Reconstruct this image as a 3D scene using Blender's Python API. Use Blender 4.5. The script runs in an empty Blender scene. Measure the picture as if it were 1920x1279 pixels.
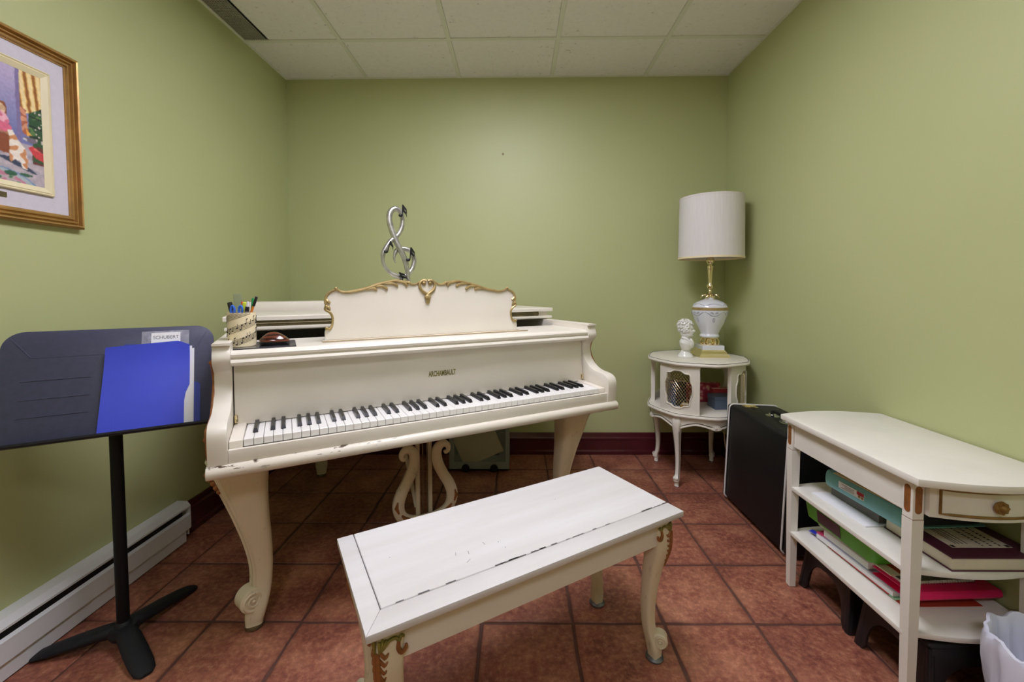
import bpy, bmesh, math, random
from mathutils import Vector, Matrix, noise
random.seed(7)
PI = math.pi
SC = bpy.context.scene
COL = SC.collection

# ------------------------------------------------------------------ camera
cam = bpy.data.cameras.new('camera')
camo = bpy.data.objects.new('camera', cam)
COL.objects.link(camo)
cam.sensor_fit = 'HORIZONTAL'
cam.sensor_width = 36.0
cam.lens = 36.0 * 799.9 / 1920.0
cam.shift_x = 0.0
cam.shift_y = -(639.5 - 573.19) / 1920.0
cam.clip_start = 0.02
PITCH, YAW, ROLL, CAMH = -0.0393, 0.0112, 0.00362, 1.12203
camo.location = (0, 0, CAMH)
camo.rotation_mode = 'QUATERNION'
Mr = Matrix.Rotation(YAW, 3, 'Z') @ Matrix.Rotation(PITCH, 3, 'X') @ Matrix.Rotation(ROLL, 3, 'Y')
camo.rotation_quaternion = (Mr @ Matrix.Rotation(PI / 2, 3, 'X')).to_quaternion()
SC.camera = camo

# ------------------------------------------------------------------ world, light level, exposure
w = bpy.data.worlds.new('world')
SC.world = w
w.use_nodes = True
w.node_tree.nodes['Background'].inputs[0].default_value = (0.6, 0.7, 0.8, 1)
w.node_tree.nodes['Background'].inputs[1].default_value = 0.05
PANEL_STRENGTH = 21.5
PANEL_COLOR = (0.96, 0.945, 1.08)
SC.view_settings.view_transform = 'Standard'
SC.view_settings.look = 'None'
SC.view_settings.gamma = 1.0
SC.view_settings.use_curve_mapping = False
SC.view_settings.exposure = 0.0
SC.cycles.max_bounces = 10
SC.cycles.diffuse_bounces = 4
SC.cycles.use_denoising = True
SC.cycles.sample_clamp_indirect = 6.0

# ------------------------------------------------------------------ room numbers (metres)
XL, XR, YB, YF, ZC = -1.525, 1.388, 2.864, -1.95, 2.515

# ------------------------------------------------------------------ materials
def lin(c):
    return tuple(((v / 12.92) if v <= 0.04045 else ((v + 0.055) / 1.055) ** 2.4) for v in c)
def rgb(r, g, b):
    return lin((r / 255, g / 255, b / 255))
class NT:
    def __init__(self, name):
        self.m = bpy.data.materials.new(name); self.m.use_nodes = True
        self.t = self.m.node_tree; self.n = self.t.nodes; self.l = self.t.links
        self.b = self.n['Principled BSDF']
    def new(self, ty, **kw):
        nd = self.n.new(ty)
        for k, v in kw.items(): setattr(nd, k, v)
        return nd
    def link(self, a, b): self.l.new(a, b)
    def val(self, sock, v): self.b.inputs[sock].default_value = v
    def ramp(self, fac, stops):
        r = self.new('ShaderNodeValToRGB')
        el = r.color_ramp.elements
        while len(el) < len(stops): el.new(0.5)
        for e, (p, c) in zip(el, stops):
            e.position = p; e.color = (*c, 1) if len(c) == 3 else c
        self.link(fac, r.inputs[0]); return r.outputs[0]
    def noise(self, scale, detail=4, rough=0.55, coord='Object', stretch=None):
        tc = self.new('ShaderNodeTexCoord')
        src = tc.outputs[coord]
        if stretch:
            mp = self.new('ShaderNodeMapping'); mp.inputs['Scale'].default_value = stretch
            self.link(src, mp.inputs[0]); src = mp.outputs[0]
        nz = self.new('ShaderNodeTexNoise')
        nz.inputs['Scale'].default_value = scale; nz.inputs['Detail'].default_value = detail
        nz.inputs['Roughness'].default_value = rough
        self.link(src, nz.inputs['Vector']); return nz.outputs['Fac']
    def bump(self, h, strength=0.1, dist=0.002):
        b = self.new('ShaderNodeBump'); b.inputs['Strength'].default_value = strength
        b.inputs['Distance'].default_value = dist
        self.link(h, b.inputs['Height']); self.link(b.outputs[0], self.b.inputs['Normal'])
    def mix(self, fac, a, b):
        m = self.new('ShaderNodeMix', data_type='RGBA')
        if hasattr(fac, 'links'): self.link(fac, m.inputs[0])
        else: m.inputs[0].default_value = fac
        for s, v in ((6, a), (7, b)):
            if hasattr(v, 'links'): self.link(v, m.inputs[s])
            else: m.inputs[s].default_value = (*v, 1)
        return m.outputs[2]
def mat(name, c, rough=0.5, metal=0.0, var=0.06, scale=9.0, bump=0.0, bscale=60.0, coat=0.0, spec=0.5, stretch=None, bdist=0.002):
    t = NT(name)
    t.val('Roughness', rough); t.val('Metallic', metal); t.val('Coat Weight', coat); t.val('Specular IOR Level', spec)
    if var > 0:
        f = t.noise(scale, stretch=stretch)
        lo = tuple(max(0, x * (1 - var)) for x in c); hi = tuple(min(1, x * (1 + var)) for x in c)
        t.link(t.ramp(f, [(0.3, lo), (0.7, hi)]), t.b.inputs['Base Color'])
    else:
        t.val('Base Color', (*c, 1))
    if bump > 0:
        t.bump(t.noise(bscale, 3, stretch=stretch), bump, bdist)
    return t.m

M = {}
def wall_material():
    t = NT('olive green satin wall paint')
    f = t.noise(1.3, 3)
    t.link(t.ramp(f, [(0.3, rgb(182, 187, 134)), (0.7, rgb(186, 191, 139))]), t.b.inputs['Base Color'])
    t.val('Roughness', 0.5); t.val('Specular IOR Level', 0.7)
    t.bump(t.noise(170, 2), 0.10, 0.0012)
    return t.m
M['wall'] = wall_material()
def ceiling_material():
    t = NT('fissured mineral fibre ceiling tile')
    f = t.noise(42, 6, 0.7, stretch=(1, 1, 1))
    base = t.ramp(f, [(0.28, rgb(150, 147, 140)), (0.36, rgb(232, 231, 228)), (0.8, rgb(240, 239, 236))])
    t.link(base, t.b.inputs['Base Color'])
    t.val('Roughness', 0.9); t.val('Specular IOR Level', 0.2)
    t.bump(f, 0.35, 0.003)
    return t.m
M['ceiling'] = ceiling_material()
M['grid'] = mat('painted ceiling grid metal', rgb(222, 224, 212), 0.5, var=0.02)
def floor_material():
    t = NT('terracotta floor tile')
    geo = t.new('ShaderNodeNewGeometry')
    oi = t.new('ShaderNodeObjectInfo')
    def nz(scale, detail, rough):
        n = t.new('ShaderNodeTexNoise'); n.inputs['Scale'].default_value = scale
        n.inputs['Detail'].default_value = detail; n.inputs['Roughness'].default_value = rough
        t.link(geo.outputs['Position'], n.inputs['Vector']); return n.outputs['Fac']
    a = nz(5.0, 9, 0.66)
    b = nz(52, 8, 0.72)
    c1 = t.ramp(a, [(0.36, rgb(108, 57, 47)), (0.49, rgb(147, 88, 69)), (0.62, rgb(186, 129, 98))])
    c2 = t.ramp(b, [(0.38, rgb(100, 54, 45)), (0.51, rgb(157, 93, 73)), (0.64, rgb(206, 150, 117))])
    c = t.mix(0.45, c1, c2)
    tc = t.new('ShaderNodeTexCoord'); sp = t.new('ShaderNodeSeparateXYZ'); t.link(tc.outputs['Object'], sp.inputs[0])
    def edge(ax):
        m1 = t.new('ShaderNodeMath', operation='SUBTRACT'); t.link(sp.outputs[ax], m1.inputs[0]); m1.inputs[1].default_value = 0.1526
        m2 = t.new('ShaderNodeMath', operation='ABSOLUTE'); t.link(m1.outputs[0], m2.inputs[0]); return m2.outputs[0]
    mx = t.new('ShaderNodeMath', operation='MAXIMUM'); t.link(edge('X'), mx.inputs[0]); t.link(edge('Y'), mx.inputs[1])
    n3 = nz(26, 5, 0.65)
    ad = t.new('ShaderNodeMath', operation='MULTIPLY_ADD'); t.link(n3, ad.inputs[0]); ad.inputs[1].default_value = 0.05; t.link(mx.outputs[0], ad.inputs[2])
    em = t.ramp(ad.outputs[0], [(0.160, (0, 0, 0)), (0.182, (1, 1, 1))])
    mm = t.new('ShaderNodeMath', operation='MULTIPLY'); t.link(em, mm.inputs[0]); mm.inputs[1].default_value = 0.55
    c = t.mix(mm.outputs[0], c, rgb(92, 54, 42))
    hs = t.new('ShaderNodeHueSaturation')
    mr = t.new('ShaderNodeMapRange'); mr.inputs['To Min'].default_value = 0.86; mr.inputs['To Max'].default_value = 1.06
    t.link(oi.outputs['Random'], mr.inputs[0]); t.link(mr.outputs[0], hs.inputs['Value'])
    t.link(c, hs.inputs['Color']); t.link(hs.outputs[0], t.b.inputs['Base Color'])
    t.link(t.ramp(b, [(0.3, (0.58, 0.58, 0.58)), (0.7, (0.40, 0.40, 0.40))]), t.b.inputs['Roughness'])
    t.bump(a, 0.35, 0.004)
    return t.m
M['tile'] = floor_material()
M['grout'] = mat('dark brown grout', rgb(92, 60, 50), 0.85, var=0.15, scale=40)
M['base'] = mat('burgundy lacquered baseboard', rgb(76, 22, 32), 0.25, var=0.15, scale=6, coat=0.4)
def cream(name, c, rough=0.36, dirt=0.0):
    t = NT(name)
    f = t.noise(5, 5)
    a = t.ramp(f, [(0.3, tuple(x * 0.95 for x in c)), (0.7, c)])
    if dirt > 0:
        g = t.noise(28, 7, 0.72, stretch=(1, 1, 0.35))
        k = t.ramp(g, [(0.60, (0, 0, 0)), (0.70, (1, 1, 1))])
        mm = t.new('ShaderNodeMath', operation='MULTIPLY'); mm.inputs[1].default_value = dirt
        t.link(k, mm.inputs[0])
        a = t.mix(mm.outputs[0], a, rgb(120, 104, 78))
    t.link(a, t.b.inputs['Base Color'])
    t.val('Roughness', rough)
    t.bump(t.noise(90, 3), 0.04, 0.001)
    return t.m
M['cream'] = cream('aged cream lacquer', rgb(230, 223, 209))
M['creamleg'] = cream('worn cream lacquer', rgb(224, 212, 184), 0.42, dirt=0.45)
def chipped():
    t = NT('cream lacquer with chipped edge')
    tc = t.new('ShaderNodeTexCoord'); sp = t.new('ShaderNodeSeparateXYZ'); t.link(tc.outputs['Object'], sp.inputs[0])
    f = t.noise(30, 4, 0.6, stretch=(0.8, 1, 5.0))
    k = t.ramp(f, [(0.605, (0, 0, 0)), (0.62, (1, 1, 1))])
    zr = t.new('ShaderNodeMapRange'); zr.inputs[1].default_value = 0.600; zr.inputs[2].default_value = 0.618
    t.link(sp.outputs['Z'], zr.inputs[0])
    xr = t.new('ShaderNodeMapRange'); xr.inputs[1].default_value = 0.62; xr.inputs[2].default_value = 0.35
    t.link(sp.outputs['X'], xr.inputs[0])
    m1 = t.new('ShaderNodeMath', operation='MULTIPLY'); t.link(k, m1.inputs[0]); t.link(zr.outputs[0], m1.inputs[1])
    m2 = t.new('ShaderNodeMath', operation='MULTIPLY'); t.link(m1.outputs[0], m2.inputs[0]); t.link(xr.outputs[0], m2.inputs[1])
    t.link(t.mix(m2.outputs[0], rgb(228, 220, 205), rgb(86, 70, 58)), t.b.inputs['Base Color'])
    t.val('Roughness', 0.36)
    return t.m
M['chipped'] = chipped()
def benchtop():
    t = NT('worn white bench lacquer')
    f = t.noise(3.2, 5, 0.6, stretch=(0.35, 3.0, 1))
    t.link(t.ramp(f, [(0.3, rgb(208, 204, 201)), (0.7, rgb(223, 221, 221))]), t.b.inputs['Base Color'])
    t.val('Roughness', 0.3)
    return t.m
M['benchtop'] = benchtop()
M['white'] = mat('white console paint', rgb(232, 228, 218), 0.4, var=0.03)
M['tablewhite'] = mat('ivory table lacquer', rgb(234, 229, 216), 0.33, var=0.03)
M['glaze'] = mat('dark brown antique glaze', rgb(70, 58, 46), 0.6, var=0.1)
M['gold'] = mat('antique gold paint', rgb(172, 150, 100), 0.40, 0.45, var=0.2, scale=30)
M['goldline'] = mat('dull bronze paint', rgb(140, 106, 52), 0.45, 0.4, var=0.2, scale=30)
M['goldframe'] = mat('bronzed gold leaf', rgb(182, 142, 84), 0.36, 0.5, var=0.2, scale=14)
M['goldgreen'] = mat('verdigris gold paint', rgb(132, 124, 58), 0.5, 0.2, var=0.35, scale=35)
M['goldbrown'] = mat('copper brown paint', rgb(146, 92, 46), 0.5, 0.2, var=0.3, scale=35)
M['brass'] = mat('polished brass', rgb(238, 222, 180), 0.14, 1.0, var=0.05)
M['oldbrass'] = mat('tarnished brass strip', rgb(112, 102, 76), 0.4, 0.7, var=0.3, scale=20)
M['chrome'] = mat('chrome', rgb(200, 200, 204), 0.15, 1.0, var=0.0)
M['steel'] = mat('dull grey steel', rgb(120, 122, 126), 0.4, 0.7, var=0.1)
M['silver'] = mat('silver leaf', rgb(196, 194, 190), 0.32, 0.85, var=0.25, scale=30, bump=0.2, bscale=80)
M['black'] = mat('black lacquer', rgb(18, 18, 20), 0.4, var=0.1)
M['dark'] = mat('unlit dark wood', rgb(34, 26, 20), 0.8, var=0.2)  # shade inside the piano case is put into this dark tone
M['whitekey'] = mat('white key top', rgb(240, 238, 234), 0.22, var=0.01)
M['blackkey'] = mat('black key', rgb(22, 22, 26), 0.3, var=0.05)
M['standblack'] = mat('textured black powder coat', rgb(22, 23, 28), 0.55, var=0.12, spec=0.35, scale=60, bump=0.25, bscale=420, bdist=0.0006)
M['traysheen'] = mat('textured black tray coat with painted bluish sheen', rgb(66, 68, 92), 0.42, var=0.1, scale=60, bump=0.25, bscale=420, bdist=0.0006)  # black coat; the light it reflects is put in as bluish base colour
M['heater'] = mat('white enamel heater', rgb(226, 226, 230), 0.35, var=0.02)
M['case'] = mat('black vinyl case covering', rgb(20, 19, 21), 0.5, spec=0.35, var=0.1, scale=50, bump=0.2, bscale=350, bdist=0.0006)
M['piping'] = mat('white piping', rgb(222, 220, 216), 0.4, var=0.02)
M['stool'] = mat('black moulded plastic', rgb(26, 25, 28), 0.42, var=0.08)
M['shade'] = mat('off white linen shade', rgb(226, 222, 220), 0.85, var=0.04, scale=16, stretch=(6, 6, 0.4), bump=0.25, bscale=60)
M['shadein'] = mat('tan shade lining', rgb(214, 178, 140), 0.8, var=0.05)
M['porcelain'] = mat('glazed white porcelain', rgb(226, 228, 236), 0.12, var=0.01, coat=0.5)
M['bust'] = mat('glazed white ceramic', rgb(236, 235, 230), 0.16, var=0.01, coat=0.3)
M['paper'] = mat('white paper', rgb(236, 236, 238), 0.8, var=0.02)
M['kraft'] = mat('cream card', rgb(240, 225, 188), 0.65, var=0.05)
M['ink'] = mat('black ink', rgb(26, 24, 24), 0.7, var=0.0)
M['greyink'] = mat('grey ink', rgb(90, 88, 92), 0.7, var=0.0)
M['silverprint'] = mat('grey blue transfer print', rgb(168, 170, 182), 0.3, var=0.05)
M['bluefolder'] = mat('royal blue card', rgb(66, 80, 214), 0.32, var=0.07, scale=5)
M['bluedark'] = mat('deep blue card', rgb(20, 44, 150), 0.4, var=0.05)
M['matplate'] = mat('dark grey glossy sheet', rgb(62, 62, 66), 0.2, var=0.25, scale=12)
def wood_stripe():
    t = NT('striped rosewood')
    tc = t.new('ShaderNodeTexCoord')
    wv = t.new('ShaderNodeTexWave'); wv.inputs['Scale'].default_value = 28; wv.inputs['Distortion'].default_value = 3.5
    wv.bands_direction = 'Z'
    t.link(tc.outputs['Object'], wv.inputs[0])
    t.link(t.ramp(wv.outputs['Fac'], [(0.2, rgb(52, 22, 16)), (0.6, rgb(86, 40, 28)), (0.9, rgb(108, 56, 40))]), t.b.inputs['Base Color'])
    t.val('Roughness', 0.15); t.val('Coat Weight', 0.6)
    return t.m
M['rosewood'] = wood_stripe()
def plastic(name, c, rough=0.3, var=0.03, trans=0.0):
    m = mat(name, c, rough, var=var)
    if trans:
        b = m.node_tree.nodes['Principled BSDF']; b.inputs['Transmission Weight'].default_value = trans
        b.inputs['IOR'].default_value = 1.3
    return m
M['clear'] = plastic('clear acrylic', rgb(225, 232, 225), 0.1, trans=0.85)
M['bag'] = plastic('white bin liner plastic', rgb(216, 218, 234), 0.25)
M['frost'] = plastic('frosted plastic tub', rgb(200, 206, 206), 0.35)
def shade_mat():
    m = mat('off white linen shade', rgb(240, 238, 238), 0.85, var=0.04, scale=16, stretch=(6, 6, 0.4), bump=0.25, bscale=60)
    n = m.node_tree.nodes; l = m.node_tree.links
    tr = n.new('ShaderNodeBsdfTranslucent'); tr.inputs[0].default_value = (*rgb(232, 214, 190), 1)
    mx = n.new('ShaderNodeMixShader'); mx.inputs[0].default_value = 0.22
    l.new(n['Principled BSDF'].outputs[0], mx.inputs[1]); l.new(tr.outputs[0], mx.inputs[2]); l.new(mx.outputs[0], n['Material Output'].inputs[0])
    return m
M['shade'] = shade_mat()
M['shadein'] = shade_mat(); M['shadein'].name = 'tan shade lining'
M['shadein'].node_tree.nodes['Translucent BSDF'].inputs[0].default_value = (*rgb(236, 200, 160), 1)
M['frost'] = plastic('frosted plastic tub', rgb(150, 156, 152), 0.35)
def frosted_front():
    t = NT('frosted see through front'); t.val('Base Color', (*rgb(165, 172, 168), 1)); t.val('Roughness', 0.4); t.val('Alpha', 0.2); return t.m
M['frostfront'] = frosted_front()
def tape_mat():
    t = NT('yellowed clear tape')
    t.val('Base Color', (*rgb(188, 176, 130), 1)); t.val('Roughness', 0.3); t.link(t.ramp(t.noise(35, 4, stretch=(0.4, 1, 2)), [(0.42, (0.05, 0.05, 0.05)), (0.62, (0.32, 0.32, 0.32))]), t.b.inputs['Alpha'])
    return t.m
M['tape'] = tape_mat()
M['poleblack'] = mat('satin black tube', rgb(10, 11, 13), 0.55, var=0.05, spec=0.25)
def clear_tape():
    t = NT('clear sticky tape')
    t.val('Base Color', (*rgb(190, 190, 205), 1)); t.val('Roughness', 0.25)
    t.link(t.ramp(t.noise(60, 4), [(0.35, (0.15, 0.15, 0.15)), (0.7, (0.5, 0.5, 0.5))]), t.b.inputs['Alpha'])
    return t.m
M['cleartape'] = clear_tape()
for nm, c in (('p_blue', (52, 110, 214)), ('p_navy', (34, 40, 80)), ('p_red', (206, 56, 62)), ('p_yellow', (206, 218, 60)), ('p_green', (30, 140, 78)),
              ('p_grey', (110, 110, 118)), ('p_orange', (226, 130, 46)), ('p_white', (230, 230, 236)), ('p_black', (24, 24, 28)), ('teal', (120, 182, 186)),
              ('green', (96, 172, 56)), ('pink', (238, 30, 104)), ('hotpink', (248, 80, 140)), ('redcard', (176, 30, 44)), ('rust', (170, 58, 36)), ('plum', (82, 34, 54)),
              ('pages', (222, 212, 190)), ('greyboard', (98, 96, 88)), ('navy', (24, 34, 74)), ('slate', (92, 106, 128)), ('rose', (200, 96, 108)), ('cardred', (176, 52, 58)),
              ('mint', (160, 214, 170)), ('lilac', (190, 188, 214)), ('bluetab', (50, 62, 214)), ('flower', (232, 206, 150)), ('darkbook', (30, 32, 40)), ('bluebook', (44, 74, 120)), ('ochre', (150, 116, 60))):
    M[nm] = mat(nm.replace('p_', '') + ' coloured plastic or card', rgb(*c), 0.45, var=0.05, scale=20)
M['linen'] = mat('pale lilac linen mat', rgb(206, 200, 212), 0.85, var=0.03, scale=60, bump=0.2, bscale=300)
M['liner'] = mat('ivory liner moulding', rgb(226, 214, 176), 0.45, var=0.05)
M['vent'] = mat('dark perforated vent metal', rgb(150, 148, 134), 0.5, var=0.05)
M['venthole'] = mat('vent hole black', rgb(30, 30, 28), 0.9, var=0.0)
def floral():
    t = NT('pink floral cloth print')
    tc = t.new('ShaderNodeTexCoord'); v = t.new('ShaderNodeTexVoronoi'); v.inputs['Scale'].default_value = 34
    t.link(tc.outputs['Object'], v.inputs[0])
    r = t.ramp(v.outputs['Distance'], [(0.12, rgb(240, 216, 150)), (0.3, rgb(226, 150, 160)), (0.5, rgb(190, 60, 84)), (0.75, rgb(150, 44, 66))])
    t.link(r, t.b.inputs['Base Color']); t.val('Roughness', 0.6)
    return t.m
M['floral'] = floral()
def vcol(name, rough):
    t = NT(name)
    a = t.new('ShaderNodeVertexColor'); a.layer_name = 'Col'
    t.link(a.outputs[0], t.b.inputs['Base Color']); t.val('Roughness', rough)
    t.bump(t.noise(120, 3), 0.25, 0.001)
    return t.m
M['painting'] = vcol('oil paint', 0.4)
def emit(name, c, s):
    t = NT(name)
    t.val('Base Color', (0.8, 0.8, 0.8, 1)); t.val('Emission Color', (*c, 1)); t.val('Emission Strength', s)
    return t.m
M['diffuser'] = emit('lit ceiling light diffuser', PANEL_COLOR, PANEL_STRENGTH)

# ------------------------------------------------------------------ mesh builder
class MB:
    def __init__(self): self.bm = bmesh.new()
    def _add(self, pts, faces, m=0):
        vs = [self.bm.verts.new(p) for p in pts]
        for f in faces:
            try:
                fc = self.bm.faces.new([vs[i] for i in f]); fc.material_index = m
            except ValueError: pass
        return vs
    def box(self, x0, x1, y0, y1, z0, z1, bev=0.0, seg=2, m=0):
        t = bmesh.new()
        bmesh.ops.create_cube(t, size=1.0)
        for v in t.verts:
            v.co = Vector((x0 + (v.co.x + .5) * (x1 - x0), y0 + (v.co.y + .5) * (y1 - y0), z0 + (v.co.z + .5) * (z1 - z0)))
        if bev > 0:
            bmesh.ops.bevel(t, geom=list(t.edges), offset=bev, segments=seg, profile=0.5, affect='EDGES', clamp_overlap=True)
        return self._merge(t, m)
    def _merge(self, t, m):
        t.verts.index_update()
        vs = [self.bm.verts.new(v.co) for v in t.verts]
        for f in t.faces:
            nf = self.bm.faces.new([vs[v.index] for v in f.verts]); nf.material_index = m
        t.free()
        return vs
    def loft(self, rings, closed=True, caps=True, m=0):
        n = len(rings[0]); vs = [[self.bm.verts.new(p) for p in r] for r in rings]
        for a, b in zip(vs[:-1], vs[1:]):
            for i in range(n if closed else n - 1):
                j = (i + 1) % n
                f = self.bm.faces.new((a[i], a[j], b[j], b[i])); f.material_index = m
        if caps and closed:
            for r, rev in ((vs[0], True), (vs[-1], False)):
                try:
                    f = self.bm.faces.new(list(reversed(r)) if rev else r); f.material_index = m
                except ValueError: pass
        return [v for r in vs for v in r]
    def tube(self, pts, r, seg=8, m=0, closed=False, flat=(1, 1), up=None, smooth=0):
        pts = [Vector(p) for p in pts]
        rs = list(r) if hasattr(r, '__len__') else [r] * len(pts)
        if smooth:
            pts, rs = catmull(pts, rs, smooth, closed)
        n = len(pts); rings = []
        nrm = None
        for i, p in enumerate(pts):
            if closed: d = pts[(i + 1) % n] - pts[i - 1]
            else: d = pts[min(i + 1, n - 1)] - pts[max(i - 1, 0)]
            if d.length < 1e-9: d = Vector((0, 0, 1))
            d.normalize()
            if up is not None:
                nrm = Vector(up) - d * d.dot(Vector(up)); nrm.normalize()
            elif nrm is None:
                a = Vector((0, 0, 1)) if abs(d.z) < 0.9 else Vector((1, 0, 0))
                nrm = (a - d * d.dot(a)).normalized()
            else:
                nrm = nrm - d * d.dot(nrm)
                nrm = nrm.normalized() if nrm.length > 1e-6 else d.orthogonal().normalized()
            b = d.cross(nrm)
            rings.append([p + (nrm * math.cos(t) * flat[0] + b * math.sin(t) * flat[1]) * rs[i] for t in [2 * PI * k / seg for k in range(seg)]])
        if closed: rings.append(rings[0]); return self.loft(rings, True, False, m)
        return self.loft(rings, True, True, m)
    def lathe(self, prof, seg=32, c=(0, 0, 0), m=0, sx=1.0, sy=1.0, caps=True):
        rings = [[(c[0] + r * sx * math.cos(2 * PI * k / seg), c[1] + r * sy * math.sin(2 * PI * k / seg), c[2] + z) for k in range(seg)] for r, z in prof]
        return self.loft(rings, True, caps, m)
    def prism(self, out, h0, h1, plane='xy', m=0, bev=0.0):
        t = bmesh.new()
        def P(a, b, h):
            return {'xy': (a, b, h), 'xz': (a, h, b), 'yz': (h, a, b)}[plane]
        A = [t.verts.new(P(a, b, h0)) for a, b in out]; B = [t.verts.new(P(a, b, h1)) for a, b in out]
        n = len(out)
        fa = t.faces.new(A); fb = t.faces.new(list(reversed(B)))
        for i in range(n):
            j = (i + 1) % n
            t.faces.new((A[j], A[i], B[i], B[j]))
        bmesh.ops.recalc_face_normals(t, faces=t.faces)
        if bev > 0:
            ed = [e for e in t.edges if any(len(f.verts) == n for f in e.link_faces) and n > 4 or n <= 4]
            bmesh.ops.bevel(t, geom=ed, offset=bev, segments=2, profile=0.5, affect='EDGES', clamp_overlap=True)
        return self._merge(t, m)
    def sphere(self, c, r, u=16, v=10, m=0):
        r = r if hasattr(r, '__len__') else (r, r, r)
        t = bmesh.new(); bmesh.ops.create_uvsphere(t, u_segments=u, v_segments=v, radius=1.0)
        for q in t.verts: q.co = Vector((c[0] + q.co.x * r[0], c[1] + q.co.y * r[1], c[2] + q.co.z * r[2]))
        return self._merge(t, m)
    def quad(self, a, b, c, d, m=0): return self._add([a, b, c, d], [(0, 1, 2, 3)], m)
    def xf(self, vs, mtx):
        for v in vs: v.co = mtx @ v.co
    def mesh(self, name, mats, ang=35):
        bmesh.ops.recalc_face_normals(self.bm, faces=self.bm.faces)
        me = bpy.data.meshes.new(name); self.bm.to_mesh(me); self.bm.free()
        for mm in (mats if isinstance(mats, (list, tuple)) else [mats]): me.materials.append(M[mm] if isinstance(mm, str) else mm)
        me.polygons.foreach_set('use_smooth', [True] * len(me.polygons))
        me.set_sharp_from_angle(angle=math.radians(ang))
        return me
    def build(self, name, mats, parent=None, ang=35, kind=None, label=None):
        return link(name, self.mesh(name, mats, ang), parent, kind, label)
def link(name, me, parent=None, kind=None, label=None):
    o = bpy.data.objects.new(name, me); COL.objects.link(o)
    if parent is not None: o.parent = parent
    if kind: o['kind'] = kind
    if label: o['label'] = label
    return o
def catmull(pts, rs, k, closed=False):
    n = len(pts); P = []; R = []
    rng = range(n if closed else n - 1)
    g = (lambda i: pts[i % n]) if closed else (lambda i: pts[max(0, min(n - 1, i))])
    gr = (lambda i: rs[i % n]) if closed else (lambda i: rs[max(0, min(n - 1, i))])
    for i in rng:
        for j in range(k):
            t = j / k; a, b, c, d = g(i - 1), g(i), g(i + 1), g(i + 2)
            P.append(0.5 * ((2 * b) + (c - a) * t + (2 * a - 5 * b + 4 * c - d) * t * t + (3 * b - a - 3 * c + d) * t ** 3))
            R.append(gr(i) * (1 - t) + gr(i + 1) * t)
    if not closed: P.append(pts[-1]); R.append(rs[-1])
    return P, R
def sm2(pts, k=4, closed=False):
    P, _ = catmull([Vector((a, b, 0)) for a, b in pts], [0] * len(pts), k, closed)
    return [(p.x, p.y) for p in P]
def thing(name, label, cat, loc=(0, 0, 0), rz=0.0, group=None):
    o = bpy.data.objects.new(name, None); COL.objects.link(o)
    o.location = loc; o.rotation_euler = (0, 0, rz); o.empty_display_size = 0.05
    o['label'] = label; o['category'] = cat
    if group: o['group'] = group
    return o
def tag(o, label, cat, group=None):
    o['label'] = label; o['category'] = cat
    if group: o['group'] = group
    return o
def text(name, body, size, mtx, parent, m, sx=1.0, bold=0.0, align='LEFT', ext=0.0003):
    cu = bpy.data.curves.new(name, 'FONT'); cu.body = body; cu.size = size; cu.extrude = ext; cu.offset = bold; cu.align_x = align
    cu.resolution_u = 3
    o = bpy.data.objects.new(name, cu); COL.objects.link(o)
    bpy.context.view_layer.update()
    me = bpy.data.meshes.new_from_object(o.evaluated_get(bpy.context.evaluated_depsgraph_get()))
    bpy.data.objects.remove(o)
    me.transform(mtx @ Matrix.Diagonal((sx, 1, 1, 1)))
    me.materials.clear(); me.materials.append(M[m])
    return link(name, me, parent)
def axes(o, x, y):
    x = Vector(x).normalized(); y = Vector(y); y = (y - x * x.dot(y)).normalized(); z = x.cross(y)
    m = Matrix.Identity(4)
    for i, v in enumerate((x, y, z)):
        for r in range(3): m[r][i] = v[r]
    m.translation = Vector(o); return m
def rect_sweep(mb, a0, a1, b0, b1, prof, place, m=0):
    """mitred moulding: prof = (inset, height) pairs swept round the rectangle; place(a,b,h) -> point"""
    rings = []
    for ins, h in prof:
        rings.append([place(a0 + ins, b0 + ins, h), place(a1 - ins, b0 + ins, h), place(a1 - ins, b1 - ins, h), place(a0 + ins, b1 - ins, h)])
    rings.append(rings[0])
    mb.loft(rings, True, False, m)
def ring_sq(cx, cy, z, sx, sy, n=20, p=0.55, rot=0.0):
    out = []
    for k in range(n):
        a = 2 * PI * k / n
        x = sx * math.copysign(abs(math.cos(a)) ** p, math.cos(a)); y = sy * math.copysign(abs(math.sin(a)) ** p, math.sin(a))
        out.append((cx + x * math.cos(rot) - y * math.sin(rot), cy + x * math.sin(rot) + y * math.cos(rot), z))
    return out

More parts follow.
